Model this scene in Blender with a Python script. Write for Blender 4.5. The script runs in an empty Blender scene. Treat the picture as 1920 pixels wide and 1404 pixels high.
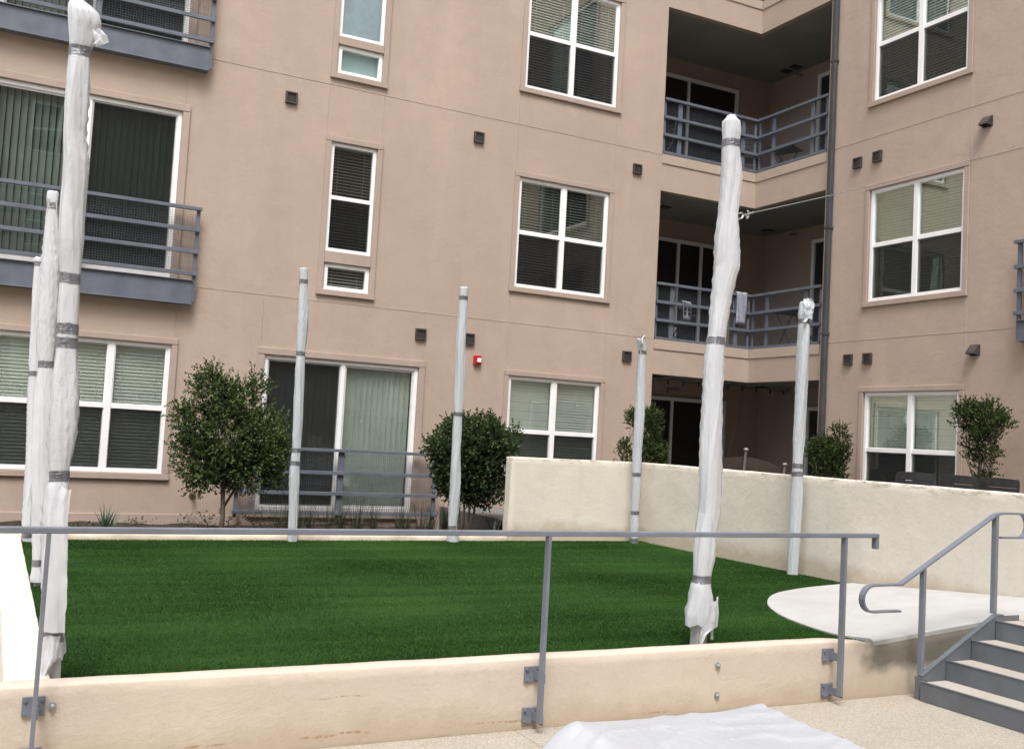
import bpy, math, random
import numpy as np
from mathutils import Vector, Matrix, noise
S = bpy.context.scene
COL = S.collection
random.seed(7)

# ------------------------------------------------------------------ camera
f_px, W, H = 1900.0, 1920, 1404
pit, rol, yaw = [math.radians(v) for v in (3.56, 3.135, 26.92)]
F = Vector((math.sin(yaw)*math.cos(pit), math.cos(yaw)*math.cos(pit), math.sin(pit)))
R0 = Vector((math.cos(yaw), -math.sin(yaw), 0)); U0 = R0.cross(F)
R1 = R0*math.cos(rol) + U0*math.sin(rol); U1 = -R0*math.sin(rol) + U0*math.cos(rol)
cam = bpy.data.cameras.new('camera'); camo = bpy.data.objects.new('camera', cam); COL.objects.link(camo)
m = Matrix((R1, U1, -F)).transposed().to_4x4(); m.translation = Vector((0, 0, 1.6)); camo.matrix_world = m
cam.sensor_width = 36; cam.lens = 36*f_px/W; cam.clip_start = .05; cam.clip_end = 500
S.camera = camo

# ------------------------------------------------------------------ light
SUN_EL, SUN_AZ = math.radians(60), math.radians(206)     # azimuth clockwise from +Y
wd = bpy.data.worlds.new('World'); S.world = wd; wd.use_nodes = True
nt = wd.node_tree; bg = nt.nodes['Background']
sky = nt.nodes.new('ShaderNodeTexSky'); sky.sky_type = 'NISHITA'; sky.sun_disc = False
sky.sun_elevation = SUN_EL; sky.sun_rotation = SUN_AZ; sky.dust_density = 4; sky.air_density = 1.2
hs = nt.nodes.new('ShaderNodeHueSaturation'); hs.inputs['Saturation'].default_value = .30
nt.links.new(sky.outputs[0], hs.inputs['Color']); nt.links.new(hs.outputs[0], bg.inputs[0])
bg.inputs[1].default_value = .15
sl = bpy.data.lights.new('sun', 'SUN'); sl.energy = 1.5; sl.angle = math.radians(20); sl.color = (1, .975, .95)
so = bpy.data.objects.new('sun', sl); COL.objects.link(so)
sd = Vector((math.sin(SUN_AZ)*math.cos(SUN_EL), math.cos(SUN_AZ)*math.cos(SUN_EL), math.sin(SUN_EL)))
so.rotation_euler = sd.to_track_quat('Z', 'Y').to_euler()
S.view_settings.view_transform = 'Standard'; S.view_settings.look = 'None'
S.view_settings.exposure = .86; S.view_settings.gamma = 1; S.view_settings.use_curve_mapping = False

# ------------------------------------------------------------------ node helper
class NT:
    def __init__(s, name):
        s.m = bpy.data.materials.new(name); s.m.use_nodes = True; s.t = s.m.node_tree
        s.p = s.t.nodes['Principled BSDF']; s.out = s.t.nodes['Material Output']
    def n(s, typ, **k):
        x = s.t.nodes.new(typ)
        for a, v in k.items(): setattr(x, a, v)
        return x
    def l(s, a, b): s.t.links.new(a, b)
    def pos(s):
        if not hasattr(s, '_pos'): s._pos = s.n('ShaderNodeNewGeometry').outputs['Position']
        return s._pos
    def xyz(s):
        if not hasattr(s, '_xyz'):
            s._xyz = s.n('ShaderNodeSeparateXYZ'); s.l(s.pos(), s._xyz.inputs[0])
        return s._xyz.outputs
    def noise(s, scale, det=4, rough=.55, vec=None, stretch=None, col=False):
        v = vec or s.pos()
        if stretch:
            mp = s.n('ShaderNodeMapping'); mp.inputs['Scale'].default_value = stretch; s.l(v, mp.inputs[0]); v = mp.outputs[0]
        x = s.n('ShaderNodeTexNoise'); x.inputs['Scale'].default_value = scale
        x.inputs['Detail'].default_value = det; x.inputs['Roughness'].default_value = rough
        s.l(v, x.inputs['Vector']); return x.outputs['Color' if col else 'Fac']
    def mr(s, v, a, b, c=0., d=1.):
        x = s.n('ShaderNodeMapRange'); s.l(v, x.inputs[0])
        for i, q in enumerate((a, b, c, d)): x.inputs[i+1].default_value = q
        return x.outputs[0]
    def math(s, op, a, b=None, c=None):
        x = s.n('ShaderNodeMath', operation=op)
        for i, q in enumerate((a, b, c)):
            if q is None: continue
            if isinstance(q, (int, float)): x.inputs[i].default_value = q
            else: s.l(q, x.inputs[i])
        return x.outputs[0]
    def mix(s, fac, a, b, blend='MIX'):
        x = s.n('ShaderNodeMix', data_type='RGBA', blend_type=blend)
        for sock, q in ((x.inputs[0], fac), (x.inputs[6], a), (x.inputs[7], b)):
            if isinstance(q, (int, float)): sock.default_value = q
            elif isinstance(q, tuple): sock.default_value = (*q, 1) if len(q) == 3 else q
            else: s.l(q, sock)
        return x.outputs[2]
    def bump(s, h, dist=.01, strength=1., prev=None):
        b = s.n('ShaderNodeBump'); b.inputs['Distance'].default_value = dist; b.inputs['Strength'].default_value = strength
        s.l(h, b.inputs['Height'])
        if prev: s.l(prev, b.inputs['Normal'])
        return b.outputs[0]
    def base(s, c, rough=.8, **k):
        if isinstance(c, tuple): s.p.inputs['Base Color'].default_value = (*c, 1)
        else: s.l(c, s.p.inputs['Base Color'])
        if isinstance(rough, (int, float)): s.p.inputs['Roughness'].default_value = rough
        else: s.l(rough, s.p.inputs['Roughness'])
        for a, v in k.items(): s.p.inputs[a.replace('_', ' ')].default_value = v
        return s
    def nrm(s, b): s.l(b, s.p.inputs['Normal'])

M = {}
def simple(name, c, rough=.6, nscale=12, nd=.08, bumpd=0, **k):
    t = NT(name); n = t.noise(nscale, 5)
    lo = tuple(v*(1-nd*2) for v in c); hi = tuple(min(1, v*(1+nd*2)) for v in c)
    t.base(t.mix(t.mr(n, .3, .7), lo, hi), rough, **k)
    if bumpd: t.nrm(t.bump(t.noise(nscale*6, 4), bumpd))
    M[name] = t.m; return t.m

def stucco(name, c, cool=(.36, .29, .25)):
    t = NT(name)
    big = t.mr(t.noise(.55, 5, .6), .3, .7)
    med = t.mr(t.noise(3.2, 5, .65), .35, .68)
    streak = t.mr(t.noise(1.4, 5, .6, stretch=(1, 1, .14)), .42, .72)
    a = t.mix(big, tuple(v*.92 for v in c), tuple(v*1.06 for v in c))
    a = t.mix(t.math('MULTIPLY', med, .45), a, tuple(v*.88 for v in c))
    a = t.mix(t.math('MULTIPLY', streak, .45), a, cool)
    patch = t.mr(t.noise(1.1, 3, .5, stretch=(1, 1, .6)), .60, .64)      # patched, slightly paler render
    a = t.mix(t.math('MULTIPLY', patch, .26), a, tuple(min(1, v*1.14) for v in c))
    fine = t.mr(t.noise(46, 4, .7), .62, .75)
    a = t.mix(t.math('MULTIPLY', fine, .14), a, tuple(v*.72 for v in c))
    t.base(a, .93)
    b = t.bump(t.noise(2.5, 3), .02, .5)
    b = t.bump(t.noise(16, 4, .6), .006, .6, b)
    t.nrm(t.bump(t.noise(130, 5, .65), .0026, .8, b))
    M[name] = t.m
stucco('stucco', (.43, .334, .27), (.345, .275, .225))
stucco('stucco_band', (.44, .35, .28), (.38, .31, .255))
stucco('stucco_trim', (.40, .312, .262), (.34, .27, .23))
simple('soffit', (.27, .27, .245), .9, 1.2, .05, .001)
simple('vinyl', (.84, .84, .83), .38, 3, .02)
simple('aluminium', (.62, .62, .6), .4, 6, .04)
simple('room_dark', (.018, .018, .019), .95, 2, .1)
simple('vent_brown', (.052, .043, .039), .55, 9, .15, .001)
simple('pipe_grey', (.055, .058, .062), .5, 3, .1)
simple('red_plastic', (.40, .014, .02), .3, 8, .04)
simple('white_lens', (.8, .8, .8), .15, 8, .03)
simple('bark', (.16, .125, .095), .95, 18, .25, .004)
simple('dark_slat', (.03, .03, .033), .45, 20, .15)
simple('black_metal', (.02, .02, .021), .4, 20, .1)
simple('sling_fabric', (.13, .11, .09), .9, 30, .08, .001)
simple('cap_white', (.2, .19, .17), .5, 9, .03)
simple('towel_grey', (.27, .28, .33), .95, 25, .12, .002)
simple('sign_beige', (.33, .28, .22), .6, 9, .03)
simple('bolt_steel', (.42, .43, .44), .4, 60, .1, Metallic=.6)
simple('brass_tap', (.2, .16, .1), .45, 30, .1, Metallic=.5)

def steel(name, c):
    t = NT(name)
    n = t.mr(t.noise(5, 6, .6), .35, .7); s = t.mr(t.noise(34, 5, .7), .66, .74)
    a = t.mix(n, tuple(v*.88 for v in c), tuple(v*1.1 for v in c))
    a = t.mix(t.math('MULTIPLY', s, .5), a, tuple(min(1, v*1.7) for v in c))
    rust = t.mr(t.noise(7, 6, .7), .70, .76)
    a = t.mix(t.math('MULTIPLY', rust, .35), a, (.17, .10, .055))
    t.base(a, t.mr(n, 0, 1, .38, .55)); t.nrm(t.bump(t.noise(70, 3), .0012)); M[name] = t.m
steel('steel_blue', (.118, .133, .163))
steel('steel_grey', (.175, .19, .225))
steel('steel_stair', (.12, .132, .15))

def cream(name, c, stain=(.42, .29, .16), front=False, low=.0, toplev=None):
    t = NT(name); X, Y, Z = t.xyz()
    a = t.mix(t.mr(t.noise(.9, 5, .6), .3, .7), tuple(v*.93 for v in c), tuple(min(1, v*1.05) for v in c))
    a = t.mix(t.math('MULTIPLY', t.mr(t.noise(4.5, 6, .7), .48, .72), .20), a, tuple(v*w for v, w in zip(c, (.9, .84, .78))))
    hz = t.noise(2.4, 6, .7)
    hz2 = t.math('ADD', Z, t.math('MULTIPLY', t.math('SUBTRACT', hz, .5), .35))
    a = t.mix(t.mr(hz2, low+.03, low+.17, .8, 0), a, stain)            # splash dirt along the foot
    drip = t.mr(t.noise(7, 5, .6, stretch=(1, 1, .1)), .55, .75)
    a = t.mix(t.math('MULTIPLY', drip, .16), a, (.42, .37, .30))
    # speckled chips and lichen
    ch = t.mr(t.noise(22, 6, .75), .69, .73)
    a = t.mix(t.math('MULTIPLY', ch, .55), a, (.30, .25, .19))
    if toplev:
        e = t.mr(t.math('ABSOLUTE', t.math('SUBTRACT', Z, toplev)), .0, .085, 1, 0)
        k = t.mr(t.noise(5.5, 8, .78, stretch=(1, 1, 4)), .53, .57)
        a = t.mix(t.math('MULTIPLY', t.math('MULTIPLY', e, k), .7), a, (.18, .15, .12))
        e2 = t.mr(t.math('ABSOLUTE', t.math('SUBTRACT', Z, toplev-.03)), .0, .03, 1, 0)
        a = t.mix(t.math('MULTIPLY', e2, .25), a, (.45, .36, .27))
    if front:
        for (xa, xb, z0, wd_) in ((1.50, 1.83, .241, .0045), (1.46, 1.86, .054, .009), (2.43, 2.77, .045, .008), (.88, 1.15, .054, .008), (3.5, 3.75, .03, .006)):
            zz = t.math('ADD', z0-.03, t.math('MULTIPLY', t.noise(5, 4), .06))
            dz = t.mr(t.math('ABSOLUTE', t.math('SUBTRACT', Z, zz)), 0, wd_, 1, 0)
            ix = t.math('MULTIPLY', t.mr(X, xa, xa+.06), t.mr(X, xb-.06, xb, 1, 0))
            k = t.mr(t.noise(38, 4, .7), .42, .55)
            a = t.mix(t.math('MULTIPLY', t.math('MULTIPLY', dz, ix), k), a, (.36, .20, .10))
        # bare grey concrete with wet stain at the patio end
        edge = t.math('ADD', X, t.math('MULTIPLY', t.math('SUBTRACT', t.noise(3, 5, .6), .5), .5))
        lowz = t.math('ADD', Z, t.math('MULTIPLY', t.math('SUBTRACT', t.noise(4, 5, .6), .5), .22))
        g = t.math('MULTIPLY', t.mr(edge, 5.28, 5.42), t.mr(lowz, .14, .22))
        a = t.mix(t.math('MULTIPLY', g, .92), a, (.15, .14, .11))
        g2 = t.math('MULTIPLY', t.mr(edge, 5.3, 5.36), t.mr(t.math('SUBTRACT', Z, t.math('MULTIPLY', t.math('SUBTRACT', X, 5.4), .085)), .325, .335))
        a = t.mix(t.math('MULTIPLY', g2, .5), a, (.10, .09, .07))
    t.base(a, .9)
    b = t.bump(t.noise(5, 4), .015, .6)
    b = t.bump(t.noise(34, 5, .7), .004, .8, b)
    t.nrm(t.bump(t.noise(150, 4, .7), .002, .8, b)); M[name] = t.m
cream('cream_front', (.60, .515, .425), (.46, .37, .27), front=True, low=.0)
cream('cream_left', (.76, .69, .61), low=-.3)
cream('cream_curb', (.70, .62, .50), (.30, .23, .16), low=.25)
cream('cream_upper', (.66, .615, .53), (.46, .38, .28), low=.40, toplev=1.36)

def concrete(name, c, pebble=0, stainc=None):
    t = NT(name)
    a = t.mix(t.mr(t.noise(1.3, 6, .65), .3, .7), tuple(v*.9 for v in c), tuple(min(1, v*1.08) for v in c))
    if stainc: a = t.mix(t.math('MULTIPLY', t.mr(t.noise(2.1, 6, .7), .45, .7), .6), a, stainc)
    if pebble:
        v = t.n('ShaderNodeTexVoronoi'); v.inputs['Scale'].default_value = pebble; t.l(t.pos(), v.inputs['Vector'])
        sp = t.n('ShaderNodeSeparateColor'); t.l(v.outputs['Color'], sp.inputs[0])
        a = t.mix(t.mr(sp.outputs[0], .5, .95, 0, .4), a, (.34, .26, .18))
        a = t.mix(t.mr(sp.outputs[1], .6, 1., 0, .35), a, (.72, .69, .62))
        a = t.mix(t.mr(v.outputs['Distance'], .35, .8, 0, .6), a, (.30, .26, .20))
        b = t.bump(t.math('MULTIPLY', v.outputs['Distance'], -1), .006, 1.)
        b = t.bump(t.noise(30, 5, .7), .004, 1., b)
    else: b = t.bump(t.noise(24, 5, .7), .003, .7)
    t.base(a, .88); t.nrm(t.bump(t.noise(220, 3, .7), .001, .6, b)); M[name] = t.m
concrete('pebble_paving', (.44, .405, .345), 105, (.40, .33, .24))
concrete('patio_concrete', (.44, .435, .425), 0, (.36, .345, .32))
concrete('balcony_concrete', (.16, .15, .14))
concrete('tread_concrete', (.42, .385, .335), 0, (.34, .28, .22))
concrete('grey_ground', (.3, .29, .27))
concrete('curb_grey', (.30, .28, .24), 0, (.2, .18, .14))

t = NT('soil'); a = t.mix(t.mr(t.noise(14, 6, .7), .35, .7), (.020, .013, .010), (.075, .048, .034))
t.base(a, 1.); t.nrm(t.bump(t.noise(30, 6, .75), .04)); M['soil'] = t.m

def leafmat(name, c1, c2, trans=.25):
    t = NT(name)
    at = t.n('ShaderNodeAttribute'); at.attribute_name = 'rnd'
    a = t.mix(at.outputs['Fac'], c1, c2)
    t.base(a, .55); t.p.inputs['Specular IOR Level'].default_value = .35
    tr = t.n('ShaderNodeBsdfTranslucent'); t.l(t.mix(1., a, (1.2, 1.35, .5), 'MULTIPLY'), tr.inputs[0])
    mx = t.n('ShaderNodeMixShader'); mx.inputs[0].default_value = trans
    t.l(t.p.outputs[0], mx.inputs[1]); t.l(tr.outputs[0], mx.inputs[2]); t.l(mx.outputs[0], t.out.inputs[0]); M[name] = t.m
leafmat('leaf_holly', (.020, .040, .014), (.115, .165, .05))
leafmat('leaf_dark', (.017, .034, .013), (.085, .130, .042))
leafmat('leaf_yaupon', (.015, .028, .007), (.075, .11, .022))
leafmat('leaf_yucca', (.06, .10, .075), (.15, .20, .15), .1)
leafmat('leaf_strap', (.010, .018, .012), (.03, .045, .03), .1)
leafmat('leaf_weed', (.03, .05, .015), (.09, .12, .04))
leafmat('leaf_dry', (.022, .03, .014), (.085, .085, .045), .2)

t = NT('turf_blade'); at = t.n('ShaderNodeAttribute'); at.attribute_name = 'rnd'
band = t.mr(t.noise(1.2, 3, .5, stretch=(.22, 2.6, 1)), .42, .60)
a = t.mix(at.outputs['Fac'], (.017, .056, .007), (.029, .085, .013))
a = t.mix(t.math('MULTIPLY', band, .6), a, (.046, .118, .022))
t.base(a, .75); t.p.inputs['Specular IOR Level'].default_value = .12; M['turf_blade'] = t.m
simple('turf_backing', (.012, .042, .004), .95, 40, .2)

def plastic(name, c, trans, rough=.38, fold=.0024, crease=.0009):
    t = NT(name)
    n = t.noise(3, 5, .6)
    a = t.mix(t.mr(n, .35, .7), tuple(v*.95 for v in c), c)
    dirt = t.mr(t.noise(6, 6, .7, stretch=(1, 1, .5)), .55, .75)
    a = t.mix(t.math('MULTIPLY', dirt, .12), a, (.45, .42, .36))
    t.base(a, rough); t.p.inputs['Specular IOR Level'].default_value = .6
    # creases: ridged noise
    cr = t.math('ABSOLUTE', t.math('SUBTRACT', t.noise(9, 1, .4, stretch=(2.2, 2.2, .22)), .5))
    cr2 = t.math('ABSOLUTE', t.math('SUBTRACT', t.noise(13, 2, .5, stretch=(.8, .8, 1.3)), .5))
    b = t.bump(t.mr(cr, 0, .12), fold, .8); b = t.bump(t.mr(cr2, 0, .035), crease, .7, b); t.nrm(b)
    tr = t.n('ShaderNodeBsdfTranslucent'); t.l(a, tr.inputs[0]); t.l(b, tr.inputs['Normal'])
    mx = t.n('ShaderNodeMixShader'); mx.inputs[0].default_value = trans
    t.l(t.p.outputs[0], mx.inputs[1]); t.l(tr.outputs[0], mx.inputs[2]); t.l(mx.outputs[0], t.out.inputs[0]); M[name] = t.m
plastic('plastic_white', (.87, .89, .92), .42, .22)
plastic('plastic_grey', (.58, .615, .64), .18, .3)
plastic('plastic_tarp', (.49, .505, .54), .04, .3, .0012, .0003)
t = NT('duct_tape'); a = t.mix(t.mr(t.noise(18, 4, .6), .3, .7), (.13, .135, .15), (.27, .275, .295))
t.base(a, .28, Metallic=.5); t.nrm(t.bump(t.noise(45, 4, .6, stretch=(1, 1, 2)), .006)); M['duct_tape'] = t.m
simple('post_paint', (.42, .42, .40), .5, 8, .1)
simple('cable_steel', (.6, .6, .6), .3, 60, .1, Metallic=.7)

def glassmat(name, tint, refl=1.25):
    t = NT(name); t.t.nodes.remove(t.p)
    fr = t.n('ShaderNodeFresnel'); fr.inputs[0].default_value = 1.52
    k = t.math('MINIMUM', t.math('MULTIPLY', fr.outputs[0], refl), .6)
    tr = t.n('ShaderNodeBsdfTransparent'); tr.inputs[0].default_value = (*tint, 1)
    gl = t.n('ShaderNodeBsdfGlossy'); gl.inputs['Roughness'].default_value = .01; gl.inputs['Color'].default_value = (.93, 1, .96, 1)
    b = t.bump(t.noise(1.1, 1, .4), .0016, 1.); t.l(b, gl.inputs['Normal'])
    mx = t.n('ShaderNodeMixShader'); t.l(k, mx.inputs[0]); t.l(tr.outputs[0], mx.inputs[1]); t.l(gl.outputs[0], mx.inputs[2])
    t.l(mx.outputs[0], t.out.inputs[0]); M[name] = t.m
glassmat('glass', (.94, .965, .95), 1.8)
glassmat('glass_deep', (.84, .90, .87), 1.6)
t = NT('insect_screen'); t.t.nodes.remove(t.p)
tr = t.n('ShaderNodeBsdfTransparent'); tr.inputs[0].default_value = (1, 1, 1, 1)
df = t.n('ShaderNodeBsdfDiffuse'); df.inputs[0].default_value = (.02, .02, .021, 1)
mx = t.n('ShaderNodeMixShader'); mx.inputs[0].default_value = .62
t.l(tr.outputs[0], mx.inputs[1]); t.l(df.outputs[0], mx.inputs[2]); t.l(mx.outputs[0], t.out.inputs[0]); M['insect_screen'] = t.m
simple('blind_mid', (.42, .43, .42), .8, 2, .1)
simple('blind_white', (.80, .82, .77), .7, 3, .03)
simple('blind_sage', (.36, .385, .31), .8, 3, .03)
simple('blind_dim', (.38, .40, .37), .8, 3, .05)
simple('blind_blue', (.26, .34, .40), .8, 6, .1)
simple('reflection_paleblue', (.68, .86, .92), .8, 3, .05)  # light blue reflection in the glass, put into a surface colour
simple('curtain_green', (.68, .74, .68), .85, 3, .05)

# ------------------------------------------------------------------ mesh helpers
class MB:
    def __init__(s, tf=None): s.v = []; s.f = []; s.tf = tf or (lambda p: p)
    def add(s, vs, fs):
        n = len(s.v); s.v += [s.tf(p) for p in vs]; s.f += [tuple(i+n for i in q) for q in fs]; return s
    def box(s, x0, x1, y0, y1, z0, z1):
        x0, x1 = sorted((x0, x1)); y0, y1 = sorted((y0, y1)); z0, z1 = sorted((z0, z1))
        return s.add([(x0,y0,z0),(x1,y0,z0),(x1,y1,z0),(x0,y1,z0),(x0,y0,z1),(x1,y0,z1),(x1,y1,z1),(x0,y1,z1)],
                     [(0,3,2,1),(4,5,6,7),(0,1,5,4),(1,2,6,5),(2,3,7,6),(3,0,4,7)])
    def quad(s, a, b, c, d): return s.add([a, b, c, d], [(0, 1, 2, 3)])
    def tube(s, pts, r, n=8, cap=True):
        pts = [Vector(p) for p in pts]; rs = r if isinstance(r, (list, tuple)) else [r]*len(pts)
        vs = []; fs = []; prev = None
        for i, p in enumerate(pts):
            d = (pts[min(i+1, len(pts)-1)] - pts[max(i-1, 0)])
            d = d.normalized() if d.length > 1e-9 else Vector((0, 0, 1))
            a = prev if prev else (Vector((1, 0, 0)) if abs(d.x) < .8 else Vector((0, 1, 0)))
            a = (a - d*a.dot(d)).normalized(); b = d.cross(a); prev = a
            for k in range(n):
                t_ = 2*math.pi*k/n; vs.append(tuple(p + (a*math.cos(t_)+b*math.sin(t_))*rs[i]))
        for i in range(len(pts)-1):
            for k in range(n):
                k2 = (k+1) % n; fs.append((i*n+k, i*n+k2, (i+1)*n+k2, (i+1)*n+k))
        if cap: fs.append(tuple(range(n))[::-1]); fs.append(tuple((len(pts)-1)*n+k for k in range(n)))
        return s.add(vs, fs)
    def strip_xz(s, path, y0, y1, t):
        """flat bar of thickness t swept along a path in the XZ plane, from y0 to y1"""
        vs = []; fs = []; n = len(path)
        for i, (x, z) in enumerate(path):
            ax, az = path[max(i-1, 0)]; bx, bz = path[min(i+1, n-1)]
            d = Vector((bx-ax, 0, bz-az)).normalized(); nn = Vector((-d.z, 0, d.x))*t/2
            for (sx, yy) in ((1, y0), (1, y1), (-1, y1), (-1, y0)): vs.append((x+nn.x*sx, yy, z+nn.z*sx))
        for i in range(n-1):
            for k in range(4): k2 = (k+1) % 4; fs.append((i*4+k, i*4+k2, i*4+4+k2, i*4+4+k))
        fs.append((3, 2, 1, 0)); fs.append(tuple((n-1)*4+k for k in range(4)))
        return s.add(vs, fs)
    def build(s, name, mat, parent=None, smooth=False, bevel=0):
        me = bpy.data.meshes.new(name); me.from_pydata(s.v, [], s.f); me.update()
        if smooth: me.polygons.foreach_set('use_smooth', [True]*len(me.polygons))
        o = bpy.data.objects.new(name, me); COL.objects.link(o); me.materials.append(M[mat])
        if parent: o.parent = parent
        if bevel:
            b = o.modifiers.new('bevel', 'BEVEL'); b.width = bevel; b.segments = 2; b.limit_method = 'ANGLE'
        return o
def tag(o, label=None, cat=None, group=None, kind=None):
    if label: o['label'] = label
    if cat: o['category'] = cat
    if group: o['group'] = group
    if kind: o['kind'] = kind
    return o
def thing(name, label, cat, group=None, loc=(0, 0, 0), rz=0):
    o = bpy.data.objects.new(name, None); COL.objects.link(o); o.location = loc; o.rotation_euler = (0, 0, rz)
    o.empty_display_size = .1
    return tag(o, label, cat, group)
def copy_tree(o, parent=None, **kw):
    c = o.copy(); COL.objects.link(c); c.parent = parent
    for ch in list(o.children): copy_tree(ch, c)
    return c
def nz(*p): return noise.noise(Vector(p))

# ------------------------------------------------------------------ ground
g = MB().add([(-200, -200, -.12), (200, -200, -.12), (200, 200, -.12), (-200, 200, -.12)], [(0, 1, 2, 3)]).build('ground', 'grey_ground')
tag(g, kind='structure')
pav = bpy.data.objects.new('pavement', None); COL.objects.link(pav); tag(pav, kind='structure')
xs = [-9.3, -6.3, -3.3, -.32, 2.68, 5.68, 8.68, 11.95]; ys = [-9.2, -6.2, -3.2, -.2, 2.45, 5.015]
for i in range(len(xs)-1):
    for j in range(len(ys)-1):
        MB().box(xs[i]+.003, xs[i+1]-.003, ys[j]+.003, ys[j+1]-.003, -.1, 0).build('paving_slab', 'pebble_paving', pav, bevel=.006)
MB().box(-9.3, 11.95, -9.2, 5.01, -.11, -.02).build('joint_bed', 'curb_grey', pav)

# planting bed behind the lawn
vs = []; fs = []; nx, ny = 120, 34
for j in range(ny+1):
    for i in range(nx+1):
        x = -6+11.93*i/nx; y = 11.3+2.99*j/ny
        z = .20 + .045*nz(x*2.2, y*2.2, 0) + .02*nz(x*8, y*8, 3)
        vs.append((x, y, z))
for j in range(ny):
    for i in range(nx): a_ = j*(nx+1)+i; fs.append((a_, a_+1, a_+nx+2, a_+nx+1))
tag(MB().add(vs, fs).build('planting_bed', 'soil', smooth=True), kind='structure')
tag(MB().box(-9.3, .10, 5.15, 11.29, -.1, .02).build('side_path', 'pebble_paving'), kind='structure')
# upper terrace behind the long cream wall (L-shaped around the lawn corner)
tb = MB(); tb.box(7.97, 12.0, -9.2, 11.2, -.1, .50); tb.box(6.15, 12.0, 11.37, 14.28, -.1, .50); tb.box(7.97, 12.0, 11.2, 11.37, -.1, .50)
tb.box(9.96, 13.98, 14.29, 16.28, -.1, .50); tb.box(12.03, 13.98, 12.55, 14.29, -.1, .50)
tag(tb.build('upper_terrace', 'balcony_concrete'), kind='structure')

# ------------------------------------------------------------------ apartment building
B = thing('apartment_building', 'tan stucco four storey apartment block wrapping the corner behind the lawn', 'apartment building')
YA, XB = 14.3, 12.02
FA = lambda p: (p[0], YA-p[1], p[2])        # local (u, outward, z) -> world on the left wing
FB = lambda p: (XB-p[1], p[0], p[2])        # right wing, u is world Y
FBK = lambda p: (p[0], 16.3-p[1], p[2])     # back wall of the balcony recess
FRT = lambda p: (14.0-p[1], p[0], p[2])     # side wall of the recess

def wall(tf, u0, u1, z0, z1, holes, mat='stucco', depth=.22, name='wall', skip=0):
    us = sorted({u0, u1, *[h[0] for h in holes], *[h[1] for h in holes]}); us = [u for u in us if u0 <= u <= u1]
    zs = sorted({z0, z1, *[h[2] for h in holes], *[h[3] for h in holes]}); zs = [z for z in zs if z0 <= z <= z1]
    mb = MB(tf)
    for i in range(len(us)-1):
        for j in range(len(zs)-1):
            cu, cz = (us[i]+us[i+1])/2, (zs[j]+zs[j+1])/2
            if any(h[0] < cu < h[1] and h[2] < cz < h[3] for h in holes): continue
            mb.quad((us[i], 0, zs[j]), (us[i+1], 0, zs[j]), (us[i+1], 0, zs[j+1]), (us[i], 0, zs[j+1]))
    for (a, b, c, d) in (holes[:-skip] if skip else holes):
        a, b = max(a, u0), min(b, u1)
        mb.quad((a, 0, c), (a, -depth, c), (a, -depth, d), (a, 0, d)); mb.quad((b, 0, c), (b, 0, d), (b, -depth, d), (b, -depth, c))
        mb.quad((a, 0, d), (a, -depth, d), (b, -depth, d), (b, 0, d)); mb.quad((a, 0, c), (b, 0, c), (b, -depth, c), (a, -depth, c))
    return mb.build(name, mat, B)

def trim(tf, u0, u1, z0, z1, w=.085, sill=True, bandz=None):
    mb = MB(tf); p = .028
    mb.box(u0-w, u0-.004, 0.001, p, z0-.001, z1+.001); mb.box(u1+.004, u1+w, 0.001, p, z0-.001, z1+.001)
    mb.box(u0-w, u1+w, 0.001, p+.004, z1+.003, z1+w)
    mb.box(u0-w-.008, u1+w+.008, 0.001, p+.014, z0-w*1.0, z0-.003)
    if bandz: mb.box(u0-.003, u1+.003, 0.001, p, bandz[0], bandz[1])
    return mb.build('window_trim', 'stucco_trim', B, bevel=.007)

def joint(tf, pts, name='control_joint'):
    for (ua, za, ub, zb) in pts:
        mb = MB(tf); r = .0045
        if abs(za-zb) < 1e-6: mb.add([(ua, 0, za-r), (ua, .005, za), (ua, 0, za+r), (ub, 0, za-r), (ub, .005, za), (ub, 0, za+r)], [(0, 3, 4, 1), (1, 4, 5, 2)])
        else: mb.add([(ua-r, 0, za), (ua, .005, za), (ua+r, 0, za), (ub-r, 0, zb), (ub, .005, zb), (ub+r, 0, zb)], [(0, 3, 4, 1), (1, 4, 5, 2)])
        mb.build(name, 'stucco_trim', B)

def hblind(tf, u0, u1, z0, z1, n, mat, parent, pitch=.046, tilt=55, off=0):
    mb = MB(tf); d = .024; ca, sa = math.cos(math.radians(tilt))*d, math.sin(math.radians(tilt))*d
    z = z1-.03
    while z > z0+.02:
        j = random.uniform(-.0015, .0015)
        mb.add([(u0, n-ca, z+sa+j), (u1, n-ca, z+sa+j), (u1, n+ca, z-sa+j), (u0, n+ca, z-sa+j)], [(0, 1, 2, 3)]); z -= pitch
    mb.box(u0, u1, n-.02, n+.02, z1-.03, z1)
    for q in (.18, .82):
        uu = u0+(u1-u0)*q; mb.box(uu-.002, uu+.002, n+.022, n+.024, z0, z1)
    return mb.build('blind', mat, parent)
def vblind(tf, u0, u1, z0, z1, n, mat, parent, pitch=.085, ang=35):
    mb = MB(tf); u = u0
    while u < u1:
        a_ = math.radians(ang+random.uniform(-6, 6)); ca, sa = math.cos(a_)*.045, math.sin(a_)*.045
        mb.quad((u-ca, n-sa, z0), (u+ca, n+sa, z0), (u+ca, n+sa, z1), (u-ca, n-sa, z1)); u += pitch
    return mb.build('blind', mat, parent)
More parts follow.
